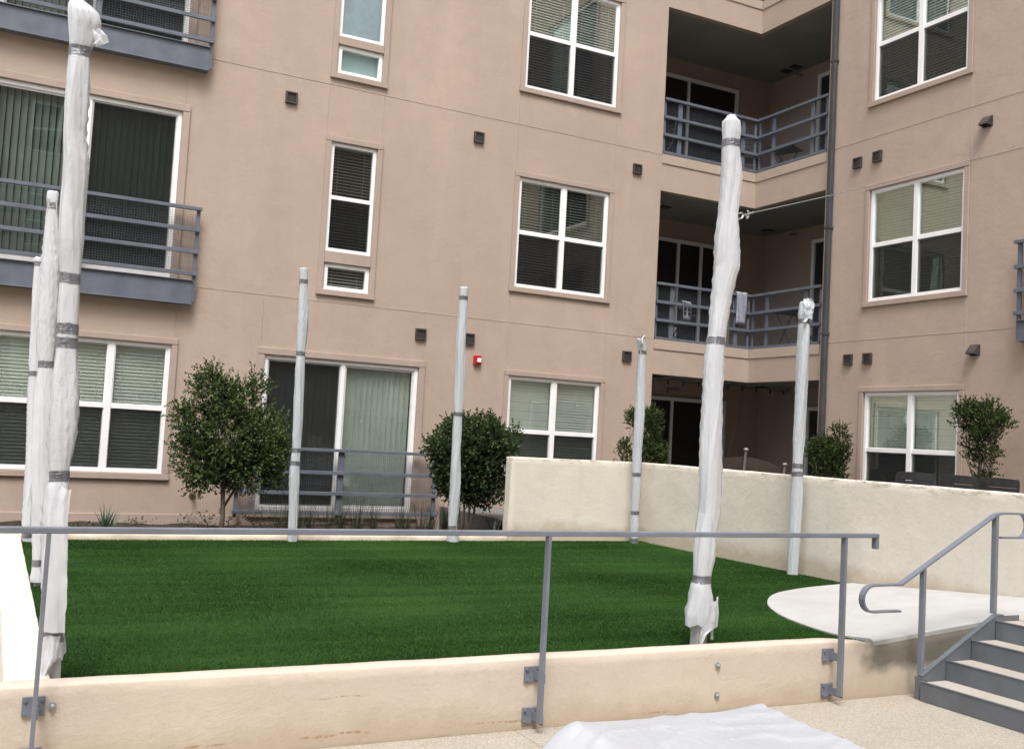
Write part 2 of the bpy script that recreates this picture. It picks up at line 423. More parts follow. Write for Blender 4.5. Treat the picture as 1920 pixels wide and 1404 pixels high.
def room(tf, u0, u1, z0, z1, n0, parent, dep=1.2):
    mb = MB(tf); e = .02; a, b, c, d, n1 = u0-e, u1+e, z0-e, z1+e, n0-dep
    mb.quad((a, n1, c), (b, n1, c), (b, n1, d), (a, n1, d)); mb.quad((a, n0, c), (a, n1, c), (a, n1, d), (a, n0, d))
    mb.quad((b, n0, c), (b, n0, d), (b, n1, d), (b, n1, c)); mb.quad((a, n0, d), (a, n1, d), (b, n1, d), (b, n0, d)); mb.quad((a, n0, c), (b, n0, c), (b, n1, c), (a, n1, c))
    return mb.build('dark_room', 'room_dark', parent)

def frame_rect(mb, u0, u1, z0, z1, n0, n1, w):
    mb.box(u0, u1, n0, n1, z0, z0+w); mb.box(u0, u1, n0, n1, z1-w, z1)
    mb.box(u0, u0+w, n0, n1, z0+w, z1-w); mb.box(u1-w, u1, n0, n1, z0+w, z1-w)

def hung_window(tf, u0, u1, z0, z1, units, up='blind_white', lo='blind_white', tilt=72, tilt2=None, mul=.085, rail=None, glass='glass', no=0.0):
    """double-hung units side by side: frame > panes, blinds, screens"""
    fr = MB(tf); fw = .05; frame_rect(fr, u0+.001, u1-.001, z0+.001, z1-.001, -.09, -.012, fw)
    zm = rail if rail else (z0+z1)/2
    wu = (u1-u0-2*fw-(units-1)*mul)/units
    cells = []
    for i in range(units):
        a = u0+fw+i*(wu+mul); b = a+wu; cells.append((a, b))
        if i: fr.box(a-mul, a, -.09, -.014, z0+fw, z1-fw)
    win = fr.build('window', 'vinyl', B, bevel=.004)
    for a, b in cells:
        s = MB(tf); s.box(a, b, -.07, -.022, zm-.028, zm+.028)
        frame_rect(s, a+.001, b-.001, zm+.029, z1-fw-.001, -.06, -.03, .012); frame_rect(s, a+.001, b-.001, z0+fw+.001, zm-.029, -.075, -.045, .014)
        s.build('sash', 'vinyl', win)
        MB(tf).box(a+.012, b-.012, -.050, -.046, zm+.04, z1-fw-.012).build('pane', glass, win)
        MB(tf).box(a+.012, b-.012, -.062, -.058, z0+fw+.014, zm-.04).build('pane', glass, win)
        MB(tf).quad((a+.008, -.036, z0+fw+.006), (b-.008, -.036, z0+fw+.006), (b-.008, -.036, zm-.03), (a+.008, -.036, zm-.03)).build('insect_screen', 'insect_screen', win)
        if up: hblind(tf, a-.01, b+.01, zm, z1-fw+.02, -.115+no, up, win, tilt=tilt)
        if lo: hblind(tf, a-.01, b+.01, z0+fw-.02, zm-.002, -.115+no, lo, win, tilt=tilt2 or tilt)
    room(tf, u0, u1, z0, z1, -.221, win)
    trim(tf, u0, u1, z0, z1)
    return (u0, u1, z0, z1)

def slide_door(tf, u0, u1, z0, z1, mulls, mats, screens, trims=True, framemat='vinyl', fw=.055, glass='glass', vert=True, depth=.0):
    fr = MB(tf); frame_rect(fr, u0+.001, u1-.001, z0+.001, z1-.001, -.09, -.012, fw)
    cuts = [u0+fw]+list(mulls)+[u1-fw]
    for q in mulls: fr.box(q-.03, q+.03, -.085, -.016, z0+fw, z1-fw)
    d = fr.build('sliding_door', framemat, B, bevel=.004)
    for i in range(len(cuts)-1):
        a = cuts[i]+(.03 if i else 0); b = cuts[i+1]-(.03 if i < len(cuts)-2 else 0)
        s = MB(tf); frame_rect(s, a+.001, b-.001, z0+fw+.001, z1-fw-.001, -.07, -.035, .028); s.build('sash', 'aluminium', d)
        MB(tf).box(a+.028, b-.028, -.056, -.050, z0+fw+.03, z1-fw-.03).build('pane', glass, d)
        if mats[i]: vblind(tf, a, b, z0+fw, z1-fw+.02, -.15, mats[i], d, ang=20 if mats[i] == 'curtain_green' else 34)
        if screens[i]: MB(tf).quad((a+.02, -.028, z0+fw+.02), (b-.02, -.028, z0+fw+.02), (b-.02, -.028, z1-fw-.02), (a+.02, -.028, z1-fw-.02)).build('insect_screen', 'insect_screen', d)
    room(tf, u0, u1, z0, z1, -.221, d)
    if trims: trim(tf, u0, u1, z0, z1, .10)
    return (u0, u1, z0, z1)

def small_window(tf, u0, u1, z0, z1, bl, tilt=40, plain=None):
    fr = MB(tf); frame_rect(fr, u0+.001, u1-.001, z0+.001, z1-.001, -.09, -.012, .055); w = fr.build('window', 'vinyl', B, bevel=.004)
    MB(tf).box(u0+.055, u1-.055, -.058, -.052, z0+.055, z1-.055).build('pane', 'glass', w)
    if plain: MB(tf).quad((u0+.03, -.13, z0+.03), (u1-.03, -.13, z0+.03), (u1-.03, -.13, z1-.03), (u0+.03, -.13, z1-.03)).build('shade_or_reflection', plain, w)  # flat sheet behind the pane, coloured like the reflection in it
    else: hblind(tf, u0+.04, u1-.04, z0+.03, z1-.03, -.14, bl, w, tilt=tilt)
    room(tf, u0, u1, z0, z1, -.221, w)
    return (u0, u1, z0, z1)

ST = 3.2
hA = []
# left wing
hA.append(hung_window(FA, -.16, 2.07, .86, 2.60, 3, rail=1.73, tilt=70, tilt2=66))
hA.append(slide_door(FA, -.34, 1.99, 3.50, 5.80, [.82], ['blind_mid', 'blind_dim'], [False, True], glass='glass_deep'))
hA.append(slide_door(FA, -.34, 1.99, 6.70, 9.00, [.82], ['blind_dim', 'blind_blue'], [False, True]))
hA.append(slide_door(FA, -.34, 1.99, 9.90, 12.2, [.82], ['blind_dim', 'blind_dim'], [False, True]))
hA.append(slide_door(FA, 3.34, 5.67, .40, 2.58, [4.50], ['blind_dim', 'curtain_green'], [True, False]))
for k in range(3):
    zb = 4.165+ST*k; zt = 5.775+ST*k
    if k == 1: zb = 7.36
    # narrow windows with a little awning light below
    fr_ = (4.10, 4.80, zb, zt)
    fr = MB(FA); frame_rect(fr, 4.101, 4.799, zb+.001, zt-.001, -.09, -.012, .05); w = fr.build('window', 'vinyl', B, bevel=.004)
    zm = zb+.80 if k != 1 else zb+.02
    if k != 1:
        MB(FA).box(4.15, 4.75, -.07, -.022, zm-.028, zm+.028).build('sash', 'vinyl', w)
        MB(FA).box(4.15, 4.75, -.062, -.058, zb+.05, zm-.03).build('pane', 'glass', w)
        MB(FA).quad((4.155, -.036, zb+.055), (4.745, -.036, zb+.055), (4.745, -.036, zm-.03), (4.155, -.036, zm-.03)).build('insect_screen', 'insect_screen', w)
        hblind(FA, 4.14, 4.76, zb+.03, zt-.03, -.14, 'blind_dim', w, tilt=25)
        MB(FA).box(4.15, 4.75, -.050, -.046, zm+.03, zt-.05).build('pane', 'glass', w)
    else:
        MB(FA).box(4.15, 4.75, -.050, -.046, zm+.03, zt-.05).build('pane', 'glass', w)
        MB(FA).quad((4.13, -.13, zb+.03), (4.77, -.13, zb+.03), (4.77, -.13, zt-.03), (4.13, -.13, zt-.03)).build('shade_or_reflection', 'blind_blue', w)
    room(FA, 4.10, 4.80, zb, zt, -.221, w)
    hA.append(fr_)
    sb, st_ = (3.60, 3.99) if k == 0 else (3.60+ST*k, 4.03+ST*k)
    hA.append(small_window(FA, 4.115, 4.80, sb, st_, 'blind_white', 30, 'reflection_paleblue' if k == 1 else None))  # third-floor awning pane: pale sheet imitates the blue reflected in its glass
    trim(FA, 4.10, 4.80, sb, zt, .085, bandz=(st_+.003, zb-.003))
WU = [(.83, 2.58), (4.00, 5.77), (7.235, 9.06), (10.4, 12.2)]
for k, (a, b) in enumerate(WU):
    hA.append(hung_window(FA, 7.205, 8.905 if k < 2 else 8.955, a, b, 2, tilt=[70, 34, 50, 40][k], tilt2=[64, 24, 34, 30][k],
                          up=['blind_white', 'blind_dim', 'blind_white', 'blind_white'][k], lo=['blind_white', 'blind_dim', 'blind_white', 'blind_white'][k]))
OPZ = [(.50, 2.82), (3.38, 5.99), (6.60, 9.24), (9.82, 12.45)]
ex = [(9.94, XB, a, b) for a, b in OPZ]
wall(FA, -6, XB, -.1, 13.4, hA+ex, 'stucco', skip=4)
# right wing (u = world Y)
hB = []
for k, (a, b) in enumerate([(.83, 2.60), (4.015, 5.785), (7.21, 9.03), (10.4, 12.2)]):
    hB.append(hung_window(FB, 9.80, 11.545, a, b, 2, tilt=[70, 70, 58, 50][k], tilt2=[64, 68, 50, 40][k],
                          up=['blind_white', 'blind_sage', 'blind_white', 'blind_white'][k], lo=['blind_dim', 'blind_sage', 'blind_white', 'blind_white'][k]))
for k in range(4):
    z0 = .52 if k == 0 else .30+ST*k
    hB.append(slide_door(FB, 6.1, 8.45, z0, 2.58+ST*k, [7.27], ['blind_dim', 'blind_dim'], [False, True]))
    hB.append(hung_window(FB, 1.2, 2.95, [.83, 4.0, 7.2, 10.4][k], [2.6, 5.78, 9.0, 12.2][k], 2))
wall(FB, -9, YA, -.1, 13.4, hB+[(12.53, YA, a, b) for a, b in OPZ], 'stucco', skip=4)
mb = MB(); mb.box(-6, 14.6, 14.31, 16.9, 13.4, 13.7); mb.box(12.03, 14.6, -9, 14.3, 13.4, 13.7); mb.build('parapet', 'stucco_band', B)

# balcony recess interior
mb = MB()
for (a, b) in OPZ:
    c = b+.06
    mb.quad((9.94, 16.3, a-.1), (14.0, 16.3, a-.1), (14.0, 16.3, c), (9.94, 16.3, c))
    mb.quad((14.0, 16.3, a-.1), (14.0, 12.53, a-.1), (14.0, 12.53, c), (14.0, 16.3, c))
    mb.quad((9.94, 14.3, a-.1), (9.94, 16.3, a-.1), (9.94, 16.3, c), (9.94, 14.3, c))
    mb.quad((12.02, 12.53, a-.1), (14.0, 12.53, a-.1), (14.0, 12.53, c), (12.02, 12.53, c))
mb.build('recess_wall', 'stucco', B)
mb = MB(); mf = MB()
for i, (a, b) in enumerate(OPZ):
    c = b+.06
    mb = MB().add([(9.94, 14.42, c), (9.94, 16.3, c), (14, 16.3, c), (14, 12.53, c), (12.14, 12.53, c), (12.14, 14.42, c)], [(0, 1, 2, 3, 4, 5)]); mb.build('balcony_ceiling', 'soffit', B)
    # downstand lip behind the fascia
    ms = MB(); ms.quad((9.94, 14.42, c), (12.14, 14.42, c), (12.14, 14.42, b), (9.94, 14.42, b)); ms.quad((12.14, 14.42, c), (12.14, 12.53, c), (12.14, 12.53, b), (12.14, 14.42, b))
    ms.add([(9.94, 14.30, b), (12.02, 14.30, b), (12.14, 14.42, b), (9.94, 14.42, b)], [(0, 1, 2, 3)]); ms.add([(12.02, 14.30, b), (12.02, 12.53, b), (12.14, 12.53, b), (12.14, 14.42, b)], [(0, 1, 2, 3)])
    ms.build('balcony_lip', 'stucco_band', B)
    if i: mf.add([(9.94, 14.3, a), (12.02, 14.3, a), (12.02, 12.53, a), (14, 12.53, a), (14, 16.3, a), (9.94, 16.3, a)], [(0, 1, 2, 3, 4, 5)])
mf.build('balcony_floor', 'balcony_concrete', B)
for (a, b) in OPZ[1:]:       # coping band under every opening, mitred in the corner, and a paler curb
    mb = MB(FA); mb.box(9.94, 12.004, .001, .016, a-.135, a+.03); mb.build('balcony_coping', 'stucco_band', B, bevel=.005)
    mb = MB(FB); mb.box(12.53, 14.282, .001, .016, a-.135, a+.03); mb.build('balcony_coping', 'stucco_band', B, bevel=.005)
for k in range(4):
    z = [.55, 3.42, 6.64, 9.86][k]
    m_ = [[11.80], [11.79, 12.35], [11.87], [11.9]][k]
    fr = MB(lambda p: (p[0], 16.29-p[1], p[2])); frame_rect(fr, 10.75, 13.12, z, [2.56, 5.68, 8.96, 12.1][k], .0, .05, .07)
    for q in m_: fr.box(q-.03, q+.03, .0, .045, z+.07, [2.56, 5.68, 8.96, 12.1][k]-.07)
    dd = fr.build('sliding_door', 'vinyl', B)
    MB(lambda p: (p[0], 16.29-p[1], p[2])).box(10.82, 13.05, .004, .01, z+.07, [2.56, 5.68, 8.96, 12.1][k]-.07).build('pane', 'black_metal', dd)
    fr = MB(lambda p: (13.99-p[1], p[0], p[2])); zt = [2.5, 5.76, 9.05, 12.1][k]; frame_rect(fr, 13.2, 14.86, z, zt, .0, .05, .07)
    dd = fr.build('balcony_door', 'vinyl', B)
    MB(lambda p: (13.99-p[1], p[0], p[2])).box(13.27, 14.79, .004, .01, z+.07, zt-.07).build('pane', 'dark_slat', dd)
    # ceiling fittings
    c = OPZ[k][1]+.058
    for (vx, vy) in ([(13.73, 15.54), (13.73, 15.27)] if k >= 2 else [(13.6, 15.75), (10.85, 15.45)]):
        MB().box(vx-.10, vx+.10, vy-.08, vy+.08, c-.02, c).build('ceiling_vent', 'black_metal', B)
    sp = MB().tube([(13.98, 15.35, c-.10), (13.86, 15.35, c-.10), (13.80, 15.35, c-.13)], [.03, .016, .03], 8); sp.build('sprinkler_head', 'bolt_steel', B)
MB().box(11.69, 11.97, 16.25, 16.29, 2.62, 2.71).build('door_plaque', 'sign_beige', B)

# control joints
joint(FA, [(2.3, 6.615, 9.93, 6.615), (2.36, 3.42, 9.93, 3.42), (9.1, 9.8, 9.93, 9.8), (2.3, 9.8, 9.9, 9.8)])
joint(FA, [(4.02, 5.87, 4.02, 6.6), (4.86, 5.87, 4.86, 6.6), (2.02, 5.9, 2.02, 6.3), (3.27, 2.70, 3.27, 3.42), (5.73, 2.7, 5.73, 3.42), (2.10, 2.70, 2.10, 3.12),
           (7.14, 2.68, 7.14, 3.9), (8.96, 2.68, 8.96, 3.9), (7.14, 5.87, 7.14, 7.14), (8.98, 5.87, 8.98, 7.14)])
joint(FB, [(-9, 6.635, 12.53, 6.635), (-9, 3.425, 12.53, 3.425), (8.8, 9.83, 12.5, 9.83), (3.0, 5.86, 9.72, 5.86)])
joint(FB, [(9.72, 2.7, 9.72, 3.9), (9.72, 5.87, 9.72, 7.1)])
mb = MB(FA); mb.box(-6, 3.0, .001, .02, -.1, .325); mb.box(6.02, 9.93, .001, .02, -.1, .325); mb.build('wall_plinth', 'stucco_trim', B, bevel=.006)

# vents
def vent(tf, u, z, s=.085):
    mb = MB(tf); frame_rect(mb, u-s, u+s, z-s, z+s, .0, .045, .024); v = mb.build('vent', 'vent_brown', B, bevel=.003)
    fl = MB(tf); fl.add([(u-s+.025, .012, z-s+.025), (u+s-.025, .012, z-s+.025), (u+s-.025, .028, z+s-.025), (u-s+.025, .028, z+s-.025)], [(0, 1, 2, 3)])
    fl.build('vent_flap', 'vent_brown', v)
for u, z in ((3.46, 6.29), (6.445, 6.265), (9.43, 6.27), (5.665, 3.085), (6.475, 3.09), (9.395, 3.07)): vent(FA, u, z)
for u, z in ((11.83, 6.285), (11.42, 6.30), (11.89, 3.125), (11.49, 3.125)): vent(FB, u, z)
def hood(tf, u, z):
    mb = MB(tf); s = .068
    mb.add([(u-s, 0, z-s), (u+s, 0, z-s), (u+s, 0, z+s), (u-s, 0, z+s), (u-s, .12, z-s+.01), (u+s, .12, z-s+.01), (u+s, .03, z+s), (u-s, .03, z+s), (u-s, .112, z-s+.04), (u+s, .112, z-s+.04)],
           [(3, 2, 6, 7), (7, 6, 9, 8), (8, 9, 5, 4), (0, 3, 7, 8, 4), (1, 5, 9, 6, 2)])
    mb.box(u-s-.01, u+s+.01, 0, .008, z-s-.01, z+s+.01); mb.build('dryer_hood', 'vent_brown', B)
hood(FB, 9.45, 6.35); hood(FB, 9.56, 3.155)
# downpipe
mb = MB(FB); mb.box(12.335, 12.425, .015, .09, .5, 13.3); dp = mb.build('downpipe', 'pipe_grey', B, bevel=.012)
for z in (1.9, 3.55, 5.3, 8.1, 10.6): MB(FB).box(12.325, 12.435, .002, .096, z, z+.04).build('pipe_strap', 'pipe_grey', dp)

# railings: balcony_railing > rail, post, wire_mesh
def railing(tf, u0, u1, zr, posts, n=.12, beam=None, meshz=None, pw=.05):
    t0 = MB(tf).box(u0-.01, u1+.02, n-.03, n+.035, zr[0]-.045, zr[0]+.0)
    r = t0.build('balcony_railing', 'steel_blue', B, bevel=.003)
    for z in zr[1:]: MB(tf).box(u0-.008, u1+.012, n-.006, n+.032, z-.05, z).build('rail', 'steel_blue', r, bevel=.003)
    for q, w in posts: MB(tf).box(q-w/2, q+w/2, n-.03, n-.008, (zr[-1]-.10 if not beam else beam[0]+.04), zr[0]-.046).build('post', 'steel_blue', r, bevel=.002)
    us = [p[0] for p in posts]
    for a, b in zip(us[:-1], us[1:]):
        mb = MB(tf); g_ = .034; x = 0.0012; m0, m1 = zr[-1]-.03, zr[0]-.06; c = a+.03
        while c < b-.02: mb.box(c-x, c+x, n-.036, n-.0335, m0, m1); c += g_
        z = m0
        while z < m1: mb.box(a+.02, b-.02, n-.033, n-.031, z-x, z+x); z += g_
        mb.build('wire_mesh', 'steel_blue', r)
    if beam:
        mb = MB(tf); mb.box(u0-.02, u1-.03, n-.11, n+.0, beam[0], beam[1]); mb.box(u0-.02, u1-.03, n+.001, n+.03, beam[0], beam[0]+.012); mb.box(u0-.02, u1-.03, n+.001, n+.03, beam[1]-.012, beam[1]); mb.build('beam', 'steel_blue', r, bevel=.003)
    return r
for k in range(3):
    d = ST*k+(.03 if k else 0)
    railing(FA, -.68, 2.30, [4.49+d, 4.20+d, 3.90+d, 3.60+d], [(-.64, .05), (.82, .07), (2.28, .05)], n=.13, beam=(3.155+d, 3.49+d))
railing(FA, 3.01, 6.03, [1.30, .98, .685, .405], [(3.05, .05), (4.52, .09), (5.99, .06)], n=.13)
for k in range(1, 2):
    d = ST*(k-1)
    railing(FB, 5.8, 8.86, [4.57+d, 4.24+d, 3.92+d, 3.62+d], [(5.84, .06), (7.3, .06), (8.82, .06)], n=.13, beam=(3.22+d, 3.50+d))
for k, zt in ((1, 4.405), (2, 7.635), (3, 10.86)):
    zr = [zt, zt-.315, zt-.63, zt-.945]
    railing(FA, 9.97, 12.04, zr, [(9.985, .045), (10.31, .085), (11.72, .085), (12.0, .05)], n=-.02)
    railing(FB, 12.56, 14.30, zr, [(12.59, .06), (12.93, .085), (13.90, .085), (14.27, .05)], n=-.02)

# ------------------------------------------------------------------ opposite block (closes the courtyard, shows in the glass)
O = thing('apartment_building', 'tan stucco apartment block across the courtyard, mirrored in the window glass', 'apartment building')
oh = []; YO = -9.3
FO = lambda p: (p[0], YO+p[1], p[2])
for i in range(9):
    for k in range(5):
        u = -16+i*4.1; oh.append((u, u+1.75, .85+ST*k, 2.6+ST*k))
us = sorted({-20, 16, *[h[0] for h in oh], *[h[1] for h in oh]}); zs = sorted({-.1, 16.2, *[h[2] for h in oh], *[h[3] for h in oh]})
mb = MB(FO)
for i in range(len(us)-1):
    for j in range(len(zs)-1):
        cu, cz = (us[i]+us[i+1])/2, (zs[j]+zs[j+1])/2
        if not any(h[0] < cu < h[1] and h[2] < cz < h[3] for h in oh): mb.quad((us[i], 0, zs[j]), (us[i+1], 0, zs[j]), (us[i+1], 0, zs[j+1]), (us[i], 0, zs[j+1]))
mb.box(-20, 16, -3, -.3, 16.2, 16.5); mb.build('wall', 'stucco', O)
for (a, b, c, d) in oh:
    fr = MB(FO); frame_rect(fr, a, b, c, d, -.1, .0, .06); fr.box((a+b)/2-.04, (a+b)/2+.04, -.1, -.005, c+.06, d-.06); fr.box(a+.06, b-.06, -.09, -.01, (c+d)/2-.03, (c+d)/2+.03)
    w = fr.build('window', 'vinyl', O); MB(FO).quad((a, -.08, c), (b, -.08, c), (b, -.08, d), (a, -.08, d)).build('pane', 'dark_slat', w)

# ------------------------------------------------------------------ lawn walls
def rough_box(name, x0, x1, y0, y1, z0, z1, mat, seg=.06, amp=.004, ztop=None, r=.012):
    """box with slightly wavy, worn faces; rounded arrises"""
    def axis(a, b): n = max(2, int(round((b-a)/seg))); return [a+(b-a)*i/n for i in range(n+1)]
    ax = axis(x0, x1); ay = axis(y0, y1); az = axis(z0, z1)
    if len(ay) < 4: ay = [y0, y0+.012, (y0+y1)/2, y1-.012, y1]
    else: ay = [y0, y0+.012]+ay[1:-1]+[y1-.012, y1]
    az = az[:-1]+[z1-.012, z1]
    if len(ax) < 4: ax = [x0, x0+.012, (x0+x1)/2, x1-.012, x1]
    vid = {}; vs = []; fs = []
    def v(x, y, z):
        k = (round(x, 5), round(y, 5), round(z, 5))
        if k not in vid:
            px, py, pz = x, y, z
            top = abs(z-z1) < 1e-6
            if ztop: pz = z0+(z-z0)/(z1-z0)*(ztop(x)-z0)
            e = 0
            if top:
                for q, lo, hi in ((0, x0, x1), (1, y0, y1)):
                    w = (x, y)[q]
                    if abs(w-lo) < 1e-6 or abs(w-hi) < 1e-6: e += 1
                if e: pz -= .006
            n1 = nz(px*3, py*3, pz*3+7); n2 = nz(px*17+5, py*17, pz*17); n3 = nz(px*45, py*45, pz*45)
            d = amp*(n1+.5*n2) + (amp*.9*n3 if top and e else 0)
            if abs(x-x0) < 1e-6: px -= d-(.004 if top else 0)
            if abs(x-x1) < 1e-6: px += d-(.004 if top else 0)
            if abs(y-y0) < 1e-6: py -= d-(.004 if top else 0)
            if abs(y-y1) < 1e-6: py += d-(.004 if top else 0)
            if top: pz += d*.7
            vid[k] = len(vs); vs.append((px, py, pz))
        return vid[k]
    for i in range(len(ax)-1):
        for j in range(len(az)-1):
            for yy, fl in ((y0, 0), (y1, 1)):
                q = [v(ax[i], yy, az[j]), v(ax[i+1], yy, az[j]), v(ax[i+1], yy, az[j+1]), v(ax[i], yy, az[j+1])]; fs.append(tuple(q if not fl else q[::-1]))
        for j in range(len(ay)-1): fs.append((v(ax[i], ay[j], z1), v(ax[i+1], ay[j], z1), v(ax[i+1], ay[j+1], z1), v(ax[i], ay[j+1], z1)))
    for i in range(len(ay)-1):
        for j in range(len(az)-1):
            for xx, fl in ((x0, 1), (x1, 0)):
                q = [v(xx, ay[i], az[j]), v(xx, ay[i+1], az[j]), v(xx, ay[i+1], az[j+1]), v(xx, ay[i], az[j+1])]; fs.append(tuple(q if not fl else q[::-1]))
    return MB().add(vs, fs).build(name, mat, smooth=True)
def patz(x, y): 
    p = .366+.088*(x-5.4)-.088*(y-5.02); q = .346; k = .02
    h = max(k-abs(p-q), 0)/k; return max(p, q)+h*h*k*.25
fw = rough_box('planter_wall', -3.0, 6.66, 5.02, 5.145, -.1, .385, 'cream_front', ztop=lambda x: .385 if x < 5.0 else (.385+(patz(5.385, 5.02)-.010-.385)*(x-5.0)/.385 if x < 5.385 else patz(x, 5.02)-.022))
tag(fw, 'low cream front wall holding the lawn, rust streaked with side-bolted handrail', 'low wall')
fw['label'] = 'low cream wall along the near edge of the lawn with rust streaks'
lw = rough_box('planter_wall', .135, .325, 5.148, 11.12, -.1, .388, 'cream_left'); tag(lw, 'low cream wall along the left edge of the lawn', 'low wall')
cb = rough_box('back_curb', -3.0, 5.71, 11.125, 11.285, -.1, .40, 'cream_curb', amp=.006); tag(cb, 'thin cream curb between the back of the lawn and the planting bed', 'curb')
uw = rough_box('retaining_wall', 5.75, 7.685, 11.21, 11.35, -.1, 1.365, 'cream_upper', seg=.08, amp=.005); tag(uw, 'short cream retaining wall section at the back right of the lawn', 'retaining wall')
uw2 = rough_box('retaining_wall', 7.69, 7.94, -9.0, 11.35, -.1, 1.365, 'cream_upper', seg=.08, amp=.005, ztop=None); tag(uw2, 'long cream retaining wall running down the right side with chipped top edge', 'retaining wall')

# patio slab
out = [(5.385, 5.024), (5.46, 5.147), (5.40, 5.40), (5.44, 5.74), (5.57, 6.15), (5.85, 6.60), (6.30, 7.02), (6.84, 7.27), (7.40, 7.42), (7.685, 7.46)]
def catmull(P, n):
    R = []
    for i in range(len(P)-1):
        p0 = P[max(i-1, 0)]; p1 = P[i]; p2 = P[i+1]; p3 = P[min(i+2, len(P)-1)]
        for k in range(n):
            t_ = k/n; R.append(tuple(.5*((2*b)+(-a+c)*t_+(2*a-5*b+4*c-d)*t_*t_+(-a+3*b-3*c+d)*t_**3) for a, b, c, d in zip(p0, p1, p2, p3)))
    R.append(P[-1]); return R
curve = catmull(out, 6)
vs = []; fs = []; N = len(curve); K = 16
for i, (x, y) in enumerate(curve):
    # fan toward the right wall / front edge
    t_ = i/(N-1); ex_, ey_ = 7.686, 5.024+(7.46-5.024)*t_
    for k in range(K+1):
        q = k/K; px, py = x+(ex_-x)*q, y+(ey_-y)*q
        vs.append((px, py, patz(px, py)+.0015*nz(px*3, py*3, 0)))
for i in range(N-1):
    for k in range(K): a_ = i*(K+1)+k; fs.append((a_, a_+1, a_+K+2, a_+K+1))
base = len(vs)
for i in range(N): x, y, z = vs[i*(K+1)]; vs.append((x, y, z-.06))
for i in range(N-1): fs.append((i*(K+1), (i+1)*(K+1), base+i+1, base+i))
b2 = len(vs)
for k in range(K+1): x, y, z = vs[k]; vs.append((x, y, z-.03))
for k in range(K): fs.append((k, k+1, b2+k+1, b2+k))
tag(MB().add(vs, fs).build('patio', 'patio_concrete', smooth=False), kind='structure')
mb = MB().box(6.625, 7.686, 2.3, 5.012, -.1, .502); tag(mb.build('stair_landing', 'tread_concrete'), kind='structure')

# ------------------------------------------------------------------ artificial lawn
def in_patio(x, y): return None
cx = np.array([p[0] for p in curve]); cy = np.array([p[1] for p in curve])
TZ = .332
tag(MB().add([(.32, 5.14, TZ), (7.69, 5.14, TZ), (7.69, 11.21, TZ), (.32, 11.21, TZ)], [(0, 1, 2, 3)]).build('lawn_base', 'turf_backing'), kind='structure')
rng = np.random.default_rng(3)
NB = 800000
bx = rng.uniform(.325, 7.69, NB)
# denser near the camera
u_ = rng.uniform(0, 1, NB); by = 5.145+(11.13-5.145)*u_**1.25
edge_x = np.interp(by, cy, cx, right=99); keep = ~((by < 7.46) & (bx > edge_x+.004))
seam = (np.abs(bx-(5.50+.02*(9.6-by))) < .010) & (by < 10.2)
seam |= (np.abs(bx-(3.37+(11.16-by)*.236)) < .007) & (by > 7.2)
for (px_, py_) in ((.34, 5.28), (.36, 8.24), (.39, 11.1), (3.02, 11.05), (4.95, 11.08), (7.48, 11.0), (7.6, 8.17), (4.11, 5.27)):
    keep &= ~((np.abs(bx-px_) < .05) & (np.abs(by-py_) < .05))
keep &= ~(seam & (rng.uniform(0, 1, NB) < .8))
bx, by = bx[keep], by[keep]; n = len(bx)
ang = rng.uniform(0, 2*np.pi, n); h = rng.uniform(.009, .0125, n); w = rng.uniform(.0016, .0028, n)
# pile lean: broad rows brushed in alternate ways plus wobble
lean = .6*np.sin(by*2.1+np.sin(bx*1.3)*1.3)+.4*np.sin(bx*3.3+by*.7)
lx = rng.normal(0, .006, n)+.002*lean; ly = rng.normal(0, .005, n)+.0035*lean
V3 = np.empty((n, 3, 3)); c, s = np.cos(ang)*w, np.sin(ang)*w
V3[:, 0] = np.stack([bx-c, by-s, np.full(n, TZ)], 1); V3[:, 1] = np.stack([bx+c, by+s, np.full(n, TZ)], 1)
V3[:, 2] = np.stack([bx+lx, by+ly, TZ+h+.008*np.clip((by-10.9)*4, 0, 1)], 1)
me = bpy.data.meshes.new('artificial_turf'); me.vertices.add(n*3); me.vertices.foreach_set('co', V3.ravel())
me.loops.add(n*3); me.loops.foreach_set('vertex_index', np.arange(n*3)); me.polygons.add(n)
me.polygons.foreach_set('loop_start', np.arange(n)*3); me.polygons.foreach_set('loop_total', np.full(n, 3)); me.update()
at = me.attributes.new('rnd', 'FLOAT', 'FACE'); at.data.foreach_set('value', rng.uniform(0, 1, n)); me.materials.append(M['turf_blade'])
o = bpy.data.objects.new('artificial_turf', me); COL.objects.link(o); tag(o, 'short dark green artificial grass covering the raised lawn', 'grass', kind='stuff')

